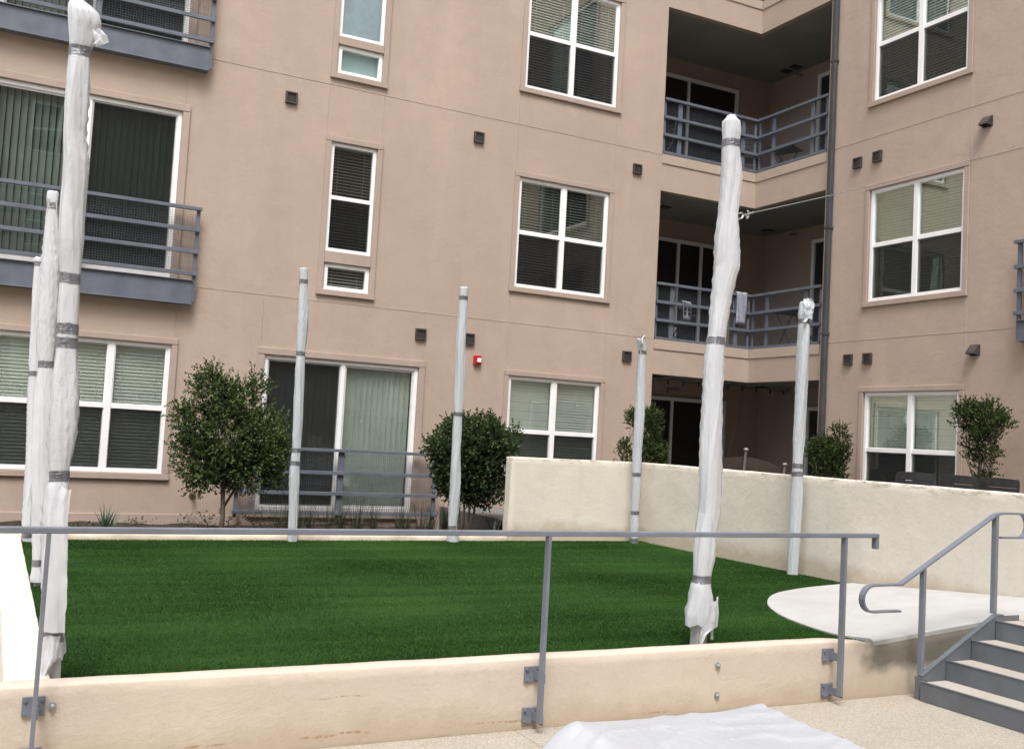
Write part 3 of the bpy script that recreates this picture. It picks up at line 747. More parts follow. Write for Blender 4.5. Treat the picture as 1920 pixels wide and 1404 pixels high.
# ------------------------------------------------------------------ wrapped posts
PR = {
'p1':(5.28,[(3.596,.208,.03),(3.572,.221,.053),(3.534,.242,.073),(3.491,.251,.077),(3.445,.246,.068),(3.383,.242,.06),(3.35,.237,.052),(3.311,.238,.055),(3.211,.24,.057),(3.08,.242,.058),(2.949,.244,.057),(2.821,.26,.065),(2.704,.263,.064),(2.586,.261,.063),(2.431,.268,.063),(2.264,.276,.051),(2.225,.278,.051),(2.148,.28,.053),(2.045,.283,.053),(1.994,.285,.052),(1.917,.286,.052),(1.789,.295,.059),(1.637,.3,.066),(1.484,.3,.066),(1.332,.3,.05),(1.281,.304,.048),(1.244,.3,.055),(1.13,.301,.059),(.905,.316,.059),(.729,.322,.054),(.567,.332,.047),(.529,.337,.048),(.429,.344,.05)]),
'p5':(5.27,[(3.795,4.205,.035),(3.77,4.208,.061),(3.71,4.212,.065),(3.636,4.207,.061),(3.6,4.207,.063),(3.404,4.215,.068),(3.152,4.203,.062),(2.974,4.204,.076),(2.797,4.216,.085),(2.582,4.184,.066),(2.333,4.154,.058),(2.263,4.146,.067),(2.157,4.143,.07),(1.88,4.149,.07),(1.568,4.149,.077),(1.191,4.153,.072),(1.054,4.13,.068),(.917,4.127,.069),(.764,4.118,.059),(.714,4.111,.068),(.613,4.118,.08),(.511,4.112,.09),(.435,4.111,.086)]),
'p2':(11.05,[(3.338,2.948,.052),(3.249,2.951,.049),(2.773,2.971,.06),(2.417,2.975,.052),(2.181,2.982,.055),(1.944,2.987,.055),(1.356,3.0,.052),(1.179,2.994,.058),(1.004,3.0,.063),(.653,3.013,.057),(.335,3.02,.051)]),
'p3':(11.06,[(3.354,4.909,.058),(3.231,4.907,.055),(2.715,4.904,.06),(2.332,4.921,.06),(1.821,4.923,.057),(1.375,4.926,.054),(.933,4.941,.06),(.5,4.933,.055),(.43,4.95,.07),(.335,4.954,.073)]),
'p4':(11.0,[(2.966,7.45,.06),(2.807,7.476,.055),(2.526,7.47,.062),(1.97,7.478,.068),(1.484,7.466,.056),(1.139,7.474,.06),(.726,7.476,.055),(.335,7.48,.055)]),
'p6':(8.17,[(3.196,7.60,.055),(3.082,7.595,.068),(3.002,7.595,.058),(2.91,7.6,.07),(2.454,7.6,.073),(1.998,7.595,.066),(1.601,7.58,.054),(1.466,7.58,.057),(1.32,7.58,.057),(.983,7.58,.054),(.335,7.56,.058)]),
'p7':(8.24,[(3.229,.266,.034),(3.137,.269,.034),(2.998,.281,.043),(2.679,.298,.057),(2.28,.304,.055),(1.952,.318,.046),(1.649,.333,.064),(1.295,.348,.069),(.904,.376,.064),(.593,.385,.048),(.484,.387,.046),(.36,.39,.052)]),
'p8':(11.0,[(3.103,.281,.038),(3.039,.286,.038),(2.72,.30,.042),(2.029,.329,.047),(1.449,.359,.052),(.923,.385,.057),(.335,.395,.05)]),
}
def wrapped_post(key, label, tapes, mat='plastic_white', seed=0, loose=1., bag=None, hem=.0, group='plastic wrapped posts around the lawn', ps=.04, tail=None):
    Y, prof = PR[key]; prof = sorted(prof)
    if key in ('p7', 'p8'): prof = [(a, b, c*1.25) for a, b, c in prof]
    zz = [p[0] for p in prof]; xc = [p[1] for p in prof]; rr = [p[2] for p in prof]
    zlo, zhi = zz[0], zz[-1]; cb_ = xc[0]
    root = thing('wrapped_post', label, 'post', group, (cb_, Y, TZ))
    off = Vector(root.location); tf = lambda p: (p[0]-off.x, p[1]-off.y, p[2]-off.z)
    # painted square post
    mb = MB(tf); n = 6
    ctr = lambda z: float(np.interp(z, zz, xc))
    vs = []; fs = []
    for i in range(n+1):
        z = TZ+(zhi-.05-TZ)*i/n; x = ctr(z)
        s_ = ps*.85
        vs += [(x-s_, Y-s_, z), (x+s_, Y-s_, z), (x+s_, Y+s_, z), (x-s_, Y+s_, z)]
    for i in range(n):
        for k in range(4): k2 = (k+1) % 4; fs.append((i*4+k, i*4+k2, i*4+4+k2, i*4+4+k))
    fs.append((n*4, n*4+1, n*4+2, n*4+3)); mb.add(vs, fs).build('post_core', 'post_paint', root, bevel=.004)
    A = 56; dz = .012; rows = int((zhi-zlo)/dz)
    def rad(z, th):
        r0 = float(np.interp(z, zz, rr)); td = min([abs(z-q) for q in tapes]+[9])
        free = 1-math.exp(-(td/.10)**2)
        # square-ish section hugging the post near tape, loose folds between
        c, s_ = math.cos(th), math.sin(th)
        sq = 1/max(abs(c), abs(s_)); shape = 1+(sq-1)*(.25 if ps else 0)
        f1 = nz(c*1.1+seed*3, s_*1.1, z*1.3+seed)             # big bellies
        tw = th+z*1.1*(1 if seed % 2 else -1)+.9*nz(z*.8, seed, 2)
        f2 = nz(math.cos(tw)*2.3, math.sin(tw)*2.3+seed, z*.55)
        ridge = (1-min(1, abs(f2)*4.2))**1.5                   # long twisting folds
        f3 = nz(math.cos(th)*2.6+9+z*1.5, math.sin(th)*2.6, z*2.6+seed)
        dg = (1-min(1, abs(f3)*5.0))**2                        # crumples
        gath = math.cos(th*11+5*nz(th, z*2, seed))*math.exp(-td/.05)*.03
        f4 = nz(math.cos(th)*9, math.sin(th)*9+seed, z*13)
        r = r0*(.92*shape*.96+ .13*f1*free*loose + .20*ridge*free*loose*(.6+.4*f1) + .012*dg*(.3+free)*loose + gath + .008*f4*loose)
        return r
    vs = []; fs = []
    for i in range(rows+1):
        z = zlo+(zhi-zlo)*i/rows; x = ctr(z)
        for k in range(A):
            th = 2*math.pi*k/A; r = rad(z, th); zq = z
            if hem and z < zlo+.35:
                hh = hem*(.5+.5*math.sin(th*1.0+seed)+.55*nz(math.cos(th)*2, math.sin(th)*2, seed+5)+.2*nz(th*3, 1, seed)); zq = z+max(0, hh)*(1-(z-zlo)/.35)
            vs.append((x+math.cos(th)*r, Y+math.sin(th)*r*.96, zq+.004*nz(th*2, z*9, seed)))
    # crumpled closed top
    top0 = rows
    for q, fr_ in ((.006, .97), (.014, .80), (.016, .4), (.010, .05)):
        rows += 1
        for k in range(A):
            th = 2*math.pi*k/A; r = rad(zhi, th)*fr_
            vs.append((ctr(zhi)+math.cos(th)*r, Y+math.sin(th)*r, zhi+q+(.022 if bag else .008)*nz(math.cos(th)*2*fr_+seed, math.sin(th)*2*fr_, q*60)))
    for i in range(rows):
        for k in range(A): k2 = (k+1) % A; fs.append((i*A+k, i*A+k2, (i+1)*A+k2, (i+1)*A+k))
    MB(tf).add(vs, fs).build('plastic_wrap', mat, root, smooth=True)
    for j, tz in enumerate(tapes):
        vs = []; fs = []; hw = .024 if len(str(tz)) else .024; Rn = 7; tl = .25*nz(seed, j*1.7, 0)
        for i in range(Rn):
            for k in range(A):
                th = 2*math.pi*k/A; z = tz+(i/(Rn-1)-.5)*2*hw+tl*.05*math.cos(th+j)+.004*nz(th*2, j, i*.3)
                r = max(rad(z, th), rad(tz, th)*.97)+.0022+.0008*nz(th*8, i*2, j)
                vs.append((ctr(z)+math.cos(th)*r, Y+math.sin(th)*r*.96, z))
        for i in range(Rn-1):
            for k in range(A): k2 = (k+1) % A; fs.append((i*A+k, i*A+k2, (i+1)*A+k2, (i+1)*A+k))
        MB(tf).add(vs, fs).build('tape_band', 'duct_tape', root, smooth=True)
    return root, tf, ctr, rad

def flap(root, tf, pts_rows, mat='plastic_white', name='loose_flap', amp=.006, seed=0, n=18):
    """loose sheet of plastic: rows of 3D edge pairs, crumpled"""
    vs = []; fs = []; R = len(pts_rows); sub = 6
    rows = []
    for i in range(R-1):
        for k in range(sub):
            t_ = k/sub; rows.append([Vector(a).lerp(Vector(b), t_) for a, b in zip(pts_rows[i], pts_rows[i+1])])
    rows.append([Vector(a) for a in pts_rows[-1]])
    for r_ in rows:
        for k in range(n+1):
            p = r_[0].lerp(r_[1], k/n); q = Vector((nz(p.x*25, p.z*25, seed), nz(p.x*22+5, p.z*22, seed), nz(p.x*30, p.z*30, seed+4)))*amp
            q.y += amp*1.5*math.sin(k/n*9+p.z*10); vs.append(tuple(p+q))
    for i in range(len(rows)-1):
        for k in range(n): a_ = i*(n+1)+k; fs.append((a_, a_+1, a_+n+2, a_+n+1))
    return MB(tf).add(vs, fs).build(name, mat, root, smooth=True)

r1 = wrapped_post('p1', 'tall white plastic wrapped post nearest on the left with a knotted bag top', [3.345, 2.245, 2.0, 1.935, 1.30, .548], seed=1, loose=1.3, bag=1, hem=.05)
flap(r1[0], r1[1], [[(.285, 5.235, .56), (.36, 5.215, .56)], [(.282, 5.22, .47), (.345, 5.205, .46)], [(.285, 5.215, .40), (.315, 5.205, .40)], [(.292, 5.20, .375), (.298, 5.20, .372)]], seed=2)
flap(r1[0], r1[1], [[(.285, 5.22, 3.45), (.31, 5.22, 3.46)], [(.29, 5.20, 3.42), (.345, 5.20, 3.425)], [(.30, 5.20, 3.39), (.36, 5.205, 3.395)], [(.29, 5.205, 3.372), (.315, 5.205, 3.37)]], seed=5, amp=.008)
flap(r1[0], r1[1], [[(.30, 5.205, 1.26), (.352, 5.20, 1.24)], [(.262, 5.20, 1.1), (.35, 5.195, 1.1)], [(.255, 5.20, .9), (.36, 5.195, .9)], [(.275, 5.205, .75), (.372, 5.20, .75)], [(.285, 5.21, .58), (.375, 5.205, .58)]], seed=8, amp=.005)
r5 = wrapped_post('p5', 'tall white plastic wrapped post at the near right of the lawn, cable tied to it', [3.618, 2.30, .765], seed=4, loose=1.2, hem=.045, ps=.045)
flap(r5[0], r5[1], [[(4.13, 5.17, .62), (4.22, 5.22, .66)], [(4.08, 5.165, .52), (4.215, 5.20, .55)], [(4.04, 5.165, .46), (4.21, 5.20, .47)], [(4.035, 5.17, .42), (4.13, 5.19, .44)], [(4.05, 5.18, .37), (4.075, 5.185, .375)]], seed=11)
flap(r5[0], r5[1], [[(4.15, 5.205, .60), (4.19, 5.225, .62)], [(4.15, 5.205, .48), (4.20, 5.23, .5)], [(4.16, 5.21, .39), (4.20, 5.23, .385)]], seed=13, amp=.004)
wrapped_post('p2', 'slim grey plastic wrapped post in front of the ground floor sliding door', [3.20, 2.40, 1.33, 1.19], 'plastic_grey', 3, 1.15)
wrapped_post('p3', 'slim grey plastic wrapped post standing before the rounded dark shrub', [3.235, 1.845, .50], 'plastic_grey', 6, 1.15)
r4 = wrapped_post('p4', 'slim grey plastic wrapped post in the far back corner against the cream wall', [2.80, 1.21, .72, .37], 'plastic_grey', 9, 1.2, bag=1)
r6 = wrapped_post('p6', 'plastic wrapped post beside the long cream wall near the round patio', [3.0, 1.47, 1.38], 'plastic_grey', 12, 1.2, bag=1)
wrapped_post('p7', 'middle post of the three wrapped posts lined up on the left wall', [3.13, 1.95, .49], 'plastic_white', 15, 1.2)
wrapped_post('p8', 'farthest and shortest looking of the three wrapped posts on the left wall', [3.05, 1.97, .40], 'plastic_white', 18, 1.1)

flap(r6[0], r6[1], [[(7.53, 8.11, 3.02), (7.66, 8.10, 3.02)], [(7.525, 8.10, 3.10), (7.67, 8.095, 3.10)], [(7.535, 8.11, 3.17), (7.665, 8.105, 3.19)], [(7.555, 8.13, 3.235), (7.64, 8.13, 3.25)]], 'plastic_grey', seed=21, amp=.014)
flap(r6[0], r6[1], [[(7.55, 8.10, 3.03), (7.59, 8.10, 3.01)], [(7.51, 8.08, 3.02), (7.56, 8.08, 2.99)], [(7.48, 8.07, 2.99), (7.51, 8.07, 2.965)]], 'plastic_grey', seed=23, amp=.006)
flap(r4[0], r4[1], [[(7.40, 10.94, 2.90), (7.44, 10.93, 2.84)], [(7.37, 10.93, 2.95), (7.43, 10.92, 2.93)], [(7.385, 10.94, 3.0), (7.46, 10.94, 3.01)], [(7.44, 10.96, 3.02), (7.50, 10.96, 3.03)]], 'plastic_grey', seed=24, amp=.012)
# cable and turnbuckle
t_ = thing('steel_cable', 'thin steel cable with turnbuckle strung from the near right post to the building', 'cable', None, (4.27, 5.27, 3.13))
o_ = Vector(t_.location); tf = lambda p: (p[0]-o_.x, p[1]-o_.y, p[2]-o_.z)
A0 = Vector((4.24, 5.27, 3.125)); A1 = Vector((12.02, 9.05, 5.92)); dr = (A1-A0).normalized()
pts = []
for i in range(41):
    q = i/40; p = A0+dr*.34; p = p.lerp(A1, q); p.z -= .10*4*q*(1-q)*.4; pts.append(tuple(p))
MB(tf).tube(pts, .0038, 6).build('cable', 'cable_steel', t_)
up = dr.cross(Vector((1, -1, 0))).normalized()
tb = MB(tf); a_ = A0+dr*.055; b_ = A0+dr*.175
tb.tube([tuple(A0-dr*.03), tuple(a_)], .006, 6)
tb.tube([tuple(a_), tuple(a_+dr*.015+up*.018), tuple(b_-dr*.015+up*.018), tuple(b_), tuple(b_-dr*.015-up*.018), tuple(a_+dr*.015-up*.018), tuple(a_)], .0065, 6)
tb.tube([tuple(b_), tuple(b_+dr*.05)], .006, 6); tb.build('turnbuckle', 'cable_steel', t_)
hk = MB(tf); c_ = b_+dr*.05
hk.tube([tuple(c_), tuple(c_+dr*.02+up*.03), tuple(c_+dr*.045+up*.02), tuple(c_+dr*.05-up*.012), tuple(c_+dr*.035-up*.02)], .006, 6)
hk.tube([tuple(c_+dr*.035), tuple(c_+dr*.13)], .0075, 6); hk.build('hook_clamp', 'cable_steel', t_)

# ------------------------------------------------------------------ front handrail
hr = thing('handrail', 'long grey steel guard rail bolted to the face of the low front wall', 'railing', None, (2.6, 4.9, 0))
tf = lambda p: (p[0]-2.6, p[1]-4.9, p[2])
MB(tf).box(-2.6, 5.258, 4.877, 4.923, 1.072, 1.10).build('top_rail', 'steel_grey', hr, bevel=.004)
MB(tf).box(5.232, 5.258, 4.879, 4.921, 1.000, 1.071).build('rail_return', 'steel_grey', hr, bevel=.003)
for x in (-2.25, .257, 2.77, 4.97):
    z0 = .062 if x > 1 else .06
    p = MB(tf).box(x-.009, x+.009, 4.878, 4.922, z0, 1.0715).build('post', 'steel_grey', hr, bevel=.002)
    for zz_ in (.298, .074):
        b = MB(tf); b.box(x-.047, x+.047, 5.008, 5.018, zz_-.042, zz_+.042); b.box(x+.0095, x+.0165, 4.885, 5.0075, zz_-.025, zz_+.025)
        for sx in (-1, 1):
            for sz in (-1, 1): b.tube([(x+sx*.034, 5.008, zz_+sz*.029), (x+sx*.034, 4.998, zz_+sz*.029)], .0075, 6)
        b.build('bracket', 'steel_grey', p)
for i, (x, z) in enumerate(((.333, .294), (4.071, .279), (4.072, .10))):
    b = MB().tube([(x, 5.018, z), (x, 5.010, z)], .019, 12); b.tube([(x, 5.010, z), (x, 5.000, z), (x, 4.994, z)], [.012, .0115, .006], 6)
    o = b.build('anchor_bolt', 'bolt_steel'); tag(o, ['lone anchor bolt beside the left bracket on the front wall', 'upper anchor bolt on bare wall between the right two rail posts', 'lower anchor bolt on bare wall between the right two rail posts'][i], 'bolt')

# ------------------------------------------------------------------ stairs
st = thing('steel_staircase', 'blue grey steel steps with concrete treads rising to the patio level', 'stairs', None, (5.64, 4.0, 0))
tf = lambda p: (p[0]-5.64, p[1]-4.0, p[2])
X0, RUN, RIS = 5.64, .2455, .1255
for i in range(4):
    x = X0+RUN*i; z = RIS*i
    MB(tf).box(x, x+.012, 2.35, 4.846, max(.002, z-.02 if i else .002), z+RIS).build('riser', 'steel_stair', st, bevel=.003)
    v = MB(tf).box(x+.0125, x+RUN-.0005 if i < 3 else x+RUN+.0, 2.352, 4.845, z+.04, z+RIS-.004).build('tread', 'tread_concrete', st, bevel=.003)
    MB(tf).box(x-.004, x+.020, 2.35, 4.846, z+RIS+.0005, z+RIS+.0045).build('nosing', 'steel_stair', st)
# left stringer: plate with a flat bar along its sloping top
sx = [(5.66, .0), (5.66, .155), (6.39, .535), (6.63, .535), (6.63, 0)]
vs = [(x, 4.850, z) for x, z in sx]+[(x, 4.860, z) for x, z in sx]
MB(tf).add(vs, [(0, 1, 2, 3, 4), (9, 8, 7, 6, 5), (0, 5, 6, 1), (1, 6, 7, 2), (2, 7, 8, 3), (3, 8, 9, 4)]).build('stringer', 'steel_stair', st)
MB(tf).strip_xz([(5.66, .158), (6.385, .538), (6.46, .540)], 4.847, 4.885, .010).build('stringer_cap', 'steel_stair', st)
MB(tf).box(5.655, 5.715, 4.862, 4.905, 0, .152).build('newel_foot', 'steel_stair', st, bevel=.003)
sr = thing('stair_handrail', 'grey steel stair handrail with looped ends beside the steps', 'handrail', None, (5.68, 4.885, 0))
tf = lambda p: (p[0]-5.68, p[1]-4.885, p[2])
def arc(cx_, cz_, rx, rz, a0, a1, n=10): return [(cx_+rx*math.cos(math.radians(a0+(a1-a0)*i/n)), cz_+rz*math.sin(math.radians(a0+(a1-a0)*i/n))) for i in range(n+1)]
path = [(5.465, .592)]+arc(5.215, .678, .092, .086, 270, 90)+[(5.467, .766), (6.39, 1.240), (6.46, 1.252)]+arc(6.66, 1.166, .078, .086, 90, -90)+[(6.445, 1.080)]
MB(tf).strip_xz(path, 4.862, 4.907, .013).build('handrail_bar', 'steel_grey', sr)
MB(tf).box(5.672, 5.696, 4.865, 4.904, .155, .868).build('post', 'steel_grey', sr, bevel=.002)
MB(tf).box(6.384, 6.412, 4.865, 4.904, .548, 1.236).build('post', 'steel_grey', sr, bevel=.002)

# ------------------------------------------------------------------ plastic sheet over something low, near right
vs = []; fs = []; NX, NY = 190, 110
def sheet(x, y):
    # rounded slab 0.3 high under the film, sloping to the ground at its rim
    dx = max(2.50-x, 0, x-3.60); dy = max(y-4.08, 0)
    d = math.hypot(dx*.62, dy*1.1) if x < 2.5 else math.hypot(dx*1.25, dy*1.1)
    k = max(0, 1-d/.24); s_ = k*k*(3-2*k)
    z = .012+(.285+.02*nz(x*1.2, y*1.2, 1))*s_
    rid = (1-min(1, abs(nz(x*1.8+y*1.1, y*4.4-x*1.2, 3))*4))**2
    rid2 = (1-min(1, abs(nz(x*5+y*2, y*9-x*3, 8))*4))**2
    z += .012*rid*(.3+.7*s_)+.002*rid2+.002*nz(x*6, y*6, 2)
    if s_ < .02: z = .006+.006*rid
    return z
def edge(y): return 0
for j in range(NY+1):
    for i in range(NX+1):
        u, v = i/NX, j/NY
        xa = 2.12+.05*nz(v*3, 0, 1); xb = 4.02+.04*nz(v*3, 3, 1); yb = 4.47+.03*nz(u*4, 1, 5)
        x = xa+(xb-xa)*u; y = 1.6+(yb-1.6)*v
        vs.append((x, y, sheet(x, y)))
for j in range(NY):
    for i in range(NX): a_ = j*(NX+1)+i; fs.append((a_, a_+1, a_+NX+2, a_+NX+1))
o = MB().add(vs, fs).build('plastic_sheet', 'plastic_tarp', smooth=True); tag(o, 'crumpled white plastic sheet lying over the paving at the bottom of the photo', 'plastic sheet')

# ------------------------------------------------------------------ vegetation
def leaves_mesh(name, P, D, L, Wd, mat, parent, rng, tfo, val=None):
    """P base points, D leaf directions; one folded diamond per leaf"""
    n = len(P); D = D/np.linalg.norm(D, axis=1)[:, None]
    r = rng.normal(size=(n, 3)); Sd = np.cross(D, r); Sd /= np.linalg.norm(Sd, axis=1)[:, None]
    L = L[:, None]; Wd = Wd[:, None]
    V = np.empty((n, 4, 3)); V[:, 0] = P; V[:, 1] = P+D*L*.5+Sd*Wd; V[:, 2] = P+D*L; V[:, 3] = P+D*L*.5-Sd*Wd
    V -= np.array(tfo)
    me = bpy.data.meshes.new(name); me.vertices.add(n*4); me.vertices.foreach_set('co', V.ravel()); me.loops.add(n*4)
    me.loops.foreach_set('vertex_index', np.arange(n*4)); me.polygons.add(n); me.polygons.foreach_set('loop_start', np.arange(n)*4)
    me.polygons.foreach_set('loop_total', np.full(n, 4)); me.update()
    at = me.attributes.new('rnd', 'FLOAT', 'FACE'); at.data.foreach_set('value', rng.uniform(0, 1, n)**1.6 if val is None else val); me.materials.append(M[mat])
    o = bpy.data.objects.new(name, me); COL.objects.link(o); o.parent = parent; return o

def shrub(name, label, cat, base, lobes, ntwig, mat, trunks, seed, leaf=(.024, .038), lw=.40, twiglen=(.08, .2), lpt=13, updir=.3, group=None, shell=.45):
    rng = np.random.default_rng(seed); root = thing(name, label, cat, group, base); off = np.array(base); lobes = list(lobes); core = list(lobes)
    for k in range(34):      # uneven outline: small outlying clumps
        l_ = core[rng.integers(len(core))]; d = rng.normal(size=3); d /= np.linalg.norm(d); q = rng.uniform(.7, 1.05) if 'yaupon' in mat else rng.uniform(.85, 1.38); w_ = rng.uniform(.05, .12)*min(1.2, .5+l_[3]*2)
        lobes.append((l_[0]+d[0]*l_[3]*q, l_[1]+d[1]*l_[4]*q, l_[2]+d[2]*l_[5]*q, w_, w_, w_*rng.uniform(.7, 1.3)))
    tf = lambda p: (p[0]-off[0], p[1]-off[1], p[2]-off[2])
    if 'yaupon' in mat: lobes = [(l_[0], l_[1], l_[2], l_[3]*.75, l_[4]*.72, l_[5]*1.05) for l_ in lobes]
    lob = np.array(lobes, float); vol = lob[:, 3]*lob[:, 4]*lob[:, 5]; pr = vol**.7; pr /= pr.sum()
    ids = rng.choice(len(lob), ntwig, p=pr); d = rng.normal(size=(ntwig, 3)); d /= np.linalg.norm(d, axis=1)[:, None]
    rad = (shell+(1-shell)*rng.uniform(0, 1, ntwig)**.5)[:, None]*rng.choice([1, 1, 1, .6], ntwig)[:, None]
    c = lob[ids, :3]; e = lob[ids, 3:6]; P0 = c+d*e*rad
    up = np.array([0, 0, 1.]); td = d*.8+up*updir+rng.normal(0, .35, (ntwig, 3)); td /= np.linalg.norm(td, axis=1)[:, None]
    tl = rng.uniform(*twiglen, ntwig)
    q = np.tile(np.linspace(.08, 1, lpt), (ntwig, 1))
    Pl = P0[:, None]+td[:, None]*(q*tl[:, None])[..., None]
    Dl = td[:, None]*.6+rng.normal(0, .62, (ntwig, lpt, 3))+np.array([0, 0, .12])
    n = ntwig*lpt; L = rng.uniform(*leaf, n)
    crown = leaves_mesh('crown', Pl.reshape(-1, 3), Dl.reshape(-1, 3), L, L*lw*rng.uniform(.7, 1.2, n), mat, root, rng, off, np.clip(np.repeat(rng.uniform(0, 1, ntwig)**1.8, lpt)*.75+np.tile(np.linspace(-.05, .25, lpt), ntwig)+rng.normal(0, .12, n), 0, 1))
    tw = MB(tf)
    for i in range(0, ntwig, 3):
        a = P0[i]; b = P0[i]+td[i]*tl[i]; s_ = .0016; tw.add([(a[0]-s_, a[1], a[2]), (a[0]+s_, a[1], a[2]), (b[0], b[1], b[2])], [(0, 1, 2)])
    tw.build('twigs', 'bark', root)['kind'] = 'stuff'
    rnd = random.Random(seed)
    tips = []
    for tr in trunks:       # list of points with radii
        MB(tf).tube([p[:3] for p in tr], [p[3] for p in tr], 8).build('trunk', 'bark', root, smooth=True); tips.append(tr)
    lm = MB(tf)
    for k in range(34):
        tr = rnd.choice(tips); a = tr[rnd.randrange(len(tr)//2, len(tr))]; l_ = lobes[rnd.randrange(len(lobes))]
        dd = Vector((rnd.gauss(0, 1), rnd.gauss(0, 1), rnd.gauss(.3, .8))).normalized()
        b = (l_[0]+dd.x*l_[3]*.8, l_[1]+dd.y*l_[4]*.8, l_[2]+dd.z*l_[5]*.8)
        m_ = tuple((a[i]+b[i])/2+rnd.uniform(-.04, .04) for i in range(3)); lm.tube([a[:3], m_, b], [min(.009, a[3]*.6), .005, .002], 5, False)
    lm.build('limbs', 'bark', root)
    return root
Y1 = 12.8
shrub('small_tree', 'small dark green evergreen tree on a thin trunk left of the sliding door', 'tree', (2.60, Y1, .2),
      [(2.62, Y1, 1.40, .40, .40, .42), (2.42, Y1, 1.90, .24, .25, .24), (2.74, Y1, 1.84, .24, .25, .25), (3.04, Y1, 1.48, .24, .28, .30), (2.24, Y1, 1.50, .20, .26, .20), (3.0, Y1, 1.16, .28, .28, .16), (2.40, Y1+.05, 1.10, .36, .34, .24), (2.88, Y1, 1.02, .38, .32, .26), (2.62, Y1, 1.0, .3, .3, .2), (2.30, Y1, .92, .2, .2, .12), (3.12, Y1, 1.24, .24, .25, .22), (2.35, Y1, 2.12, .12, .12, .10), (2.12, Y1, 1.22, .15, .2, .14), (2.08, Y1, 1.66, .10, .1, .06)],
      3300, 'leaf_holly', [[(2.60, Y1, .15, .036), (2.61, Y1, .45, .030), (2.59, Y1, .75, .026), (2.60, Y1, 1.1, .02), (2.55, Y1, 1.6, .012), (2.5, Y1, 2.0, .006)],
                           [(2.61, Y1, .55, .018), (2.72, Y1, .75, .016), (2.85, Y1, 1.05, .011), (2.95, Y1, 1.4, .006)]], 11, shell=.35)
Y2 = 12.3
shrub('rounded_shrub', 'rounded dense dark shrub beside the end of the short cream wall', 'shrub', (5.62, Y2, .2),
      [(5.70, Y2, 1.40, .50, .42, .38), (5.45, Y2, 1.40, .32, .35, .33), (5.95, Y2, 1.42, .34, .34, .34), (5.72, Y2, 1.66, .38, .32, .22), (5.62, Y2, 1.08, .32, .3, .24), (5.85, Y2, 1.02, .32, .28, .24), (5.62, Y2, .86, .26, .26, .16), (5.95, Y2, .82, .22, .24, .16), (5.45, Y2, 1.05, .24, .25, .2), (6.12, Y2, 1.5, .2, .2, .2), (5.24, Y2, 1.42, .13, .2, .13)],
      4200, 'leaf_dark', [[(5.60+.05*k, Y2+.03*(k % 2), .15, .02), (5.58+.07*k, Y2, .55, .016), (5.52+.10*k, Y2, 1.0, .011), (5.5+.12*k, Y2, 1.4, .006)] for k in range(4)], 23, twiglen=(.05, .14))
shrub('potted_shrub', 'tall vase shaped clipped shrub behind the chair backs on the terrace', 'shrub', (11.3, 8.85, .5),
      [(11.3, 8.85, 2.12, .25, .33, .22), (11.3, 8.72, 2.22, .2, .22, .16), (11.3, 9.02, 2.15, .2, .2, .2), (11.3, 8.83, 1.84, .2, .26, .26), (11.3, 8.82, 1.55, .16, .17, .28), (11.3, 8.86, 1.25, .12, .12, .22)],
      1000, 'leaf_yaupon', [[(11.3, 8.82+.03*k, .5, .015), (11.3, 8.78+.05*k, 1.2, .012), (11.3, 8.7+.1*k, 1.9, .006)] for k in range(3)], 31, leaf=(.02, .032), twiglen=(.06, .15), updir=.8)
shrub('potted_shrub', 'short bushy shrub at the foot of the dark downpipe', 'shrub', (11.3, 11.5, .5),
      [(11.3, 11.68, 1.62, .2, .25, .24), (11.3, 11.45, 1.55, .2, .22, .26), (11.3, 11.27, 1.78, .16, .12, .26), (11.3, 11.5, 1.25, .2, .26, .26)],
      1300, 'leaf_yaupon', [[(11.3, 11.45+.05*k, .5, .014), (11.3, 11.4+.08*k, 1.2, .010), (11.3, 11.35+.1*k, 1.7, .005)] for k in range(3)], 37, leaf=(.02, .03), twiglen=(.06, .14), updir=.9)
shrub('potted_shrub', 'loose upright shrub half hidden behind the far corner post', 'shrub', (9.1, 13.2, .5),
      [(9.22, 13.2, 2.0, .18, .2, .2), (8.86, 13.2, 1.95, .13, .15, .1), (9.2, 13.2, 1.65, .22, .2, .28), (9.32, 13.2, 1.35, .25, .2, .22), (8.70, 13.2, 1.45, .07, .1, .22), (9.0, 13.2, 1.3, .12, .16, .2)],
      1250, 'leaf_yaupon', [[(9.1+.03*k, 13.2, .5, .013), (9.12+.05*k, 13.2, 1.2, .010), (9.1+.08*k, 13.2, 1.9, .005)] for k in range(2)]+[[(9.0, 13.2, .5, .01), (8.75, 13.2, 1.1, .006), (8.7, 13.2, 1.6, .004)]], 41, leaf=(.02, .03), twiglen=(.06, .15), updir=.9)

def spiky(name, label, cat, base, n, L, Wd, mat, seed, lean=(.2, .9), droop=.2, group=None):
    rnd = random.Random(seed); root = MB(); vs = []; fs = []; cols = []
    for i in range(n):
        az = rnd.uniform(0, 2*math.pi); le = rnd.uniform(*lean); l = rnd.uniform(*L); w = rnd.uniform(*Wd)
        d = Vector((math.cos(az)*math.sin(le), math.sin(az)*math.sin(le), math.cos(le))); side = Vector((-math.sin(az), math.cos(az), 0))
        p = Vector((rnd.uniform(-.03, .03), rnd.uniform(-.03, .03), 0)); S_ = 5; b0 = len(vs)
        for k in range(S_+1):
            t_ = k/S_; ww = w*(1-t_)**.6*(.6+.8*t_ if t_ < .4 else 1)*.5 if k < S_ else .0008
            q = p+d*(l*t_)+Vector((0, 0, -droop*l*t_*t_)); vs += [tuple(q-side*ww), tuple(q+side*ww)]
        for k in range(S_): fs.append((b0+2*k, b0+2*k+1, b0+2*k+3, b0+2*k+2)); cols.append(rnd.random())
    o = MB().add(vs, fs).build(name, mat); at = o.data.attributes.new('rnd', 'FLOAT', 'FACE'); at.data.foreach_set('value', cols)
    o.location = base; tag(o, label, cat, group); return o
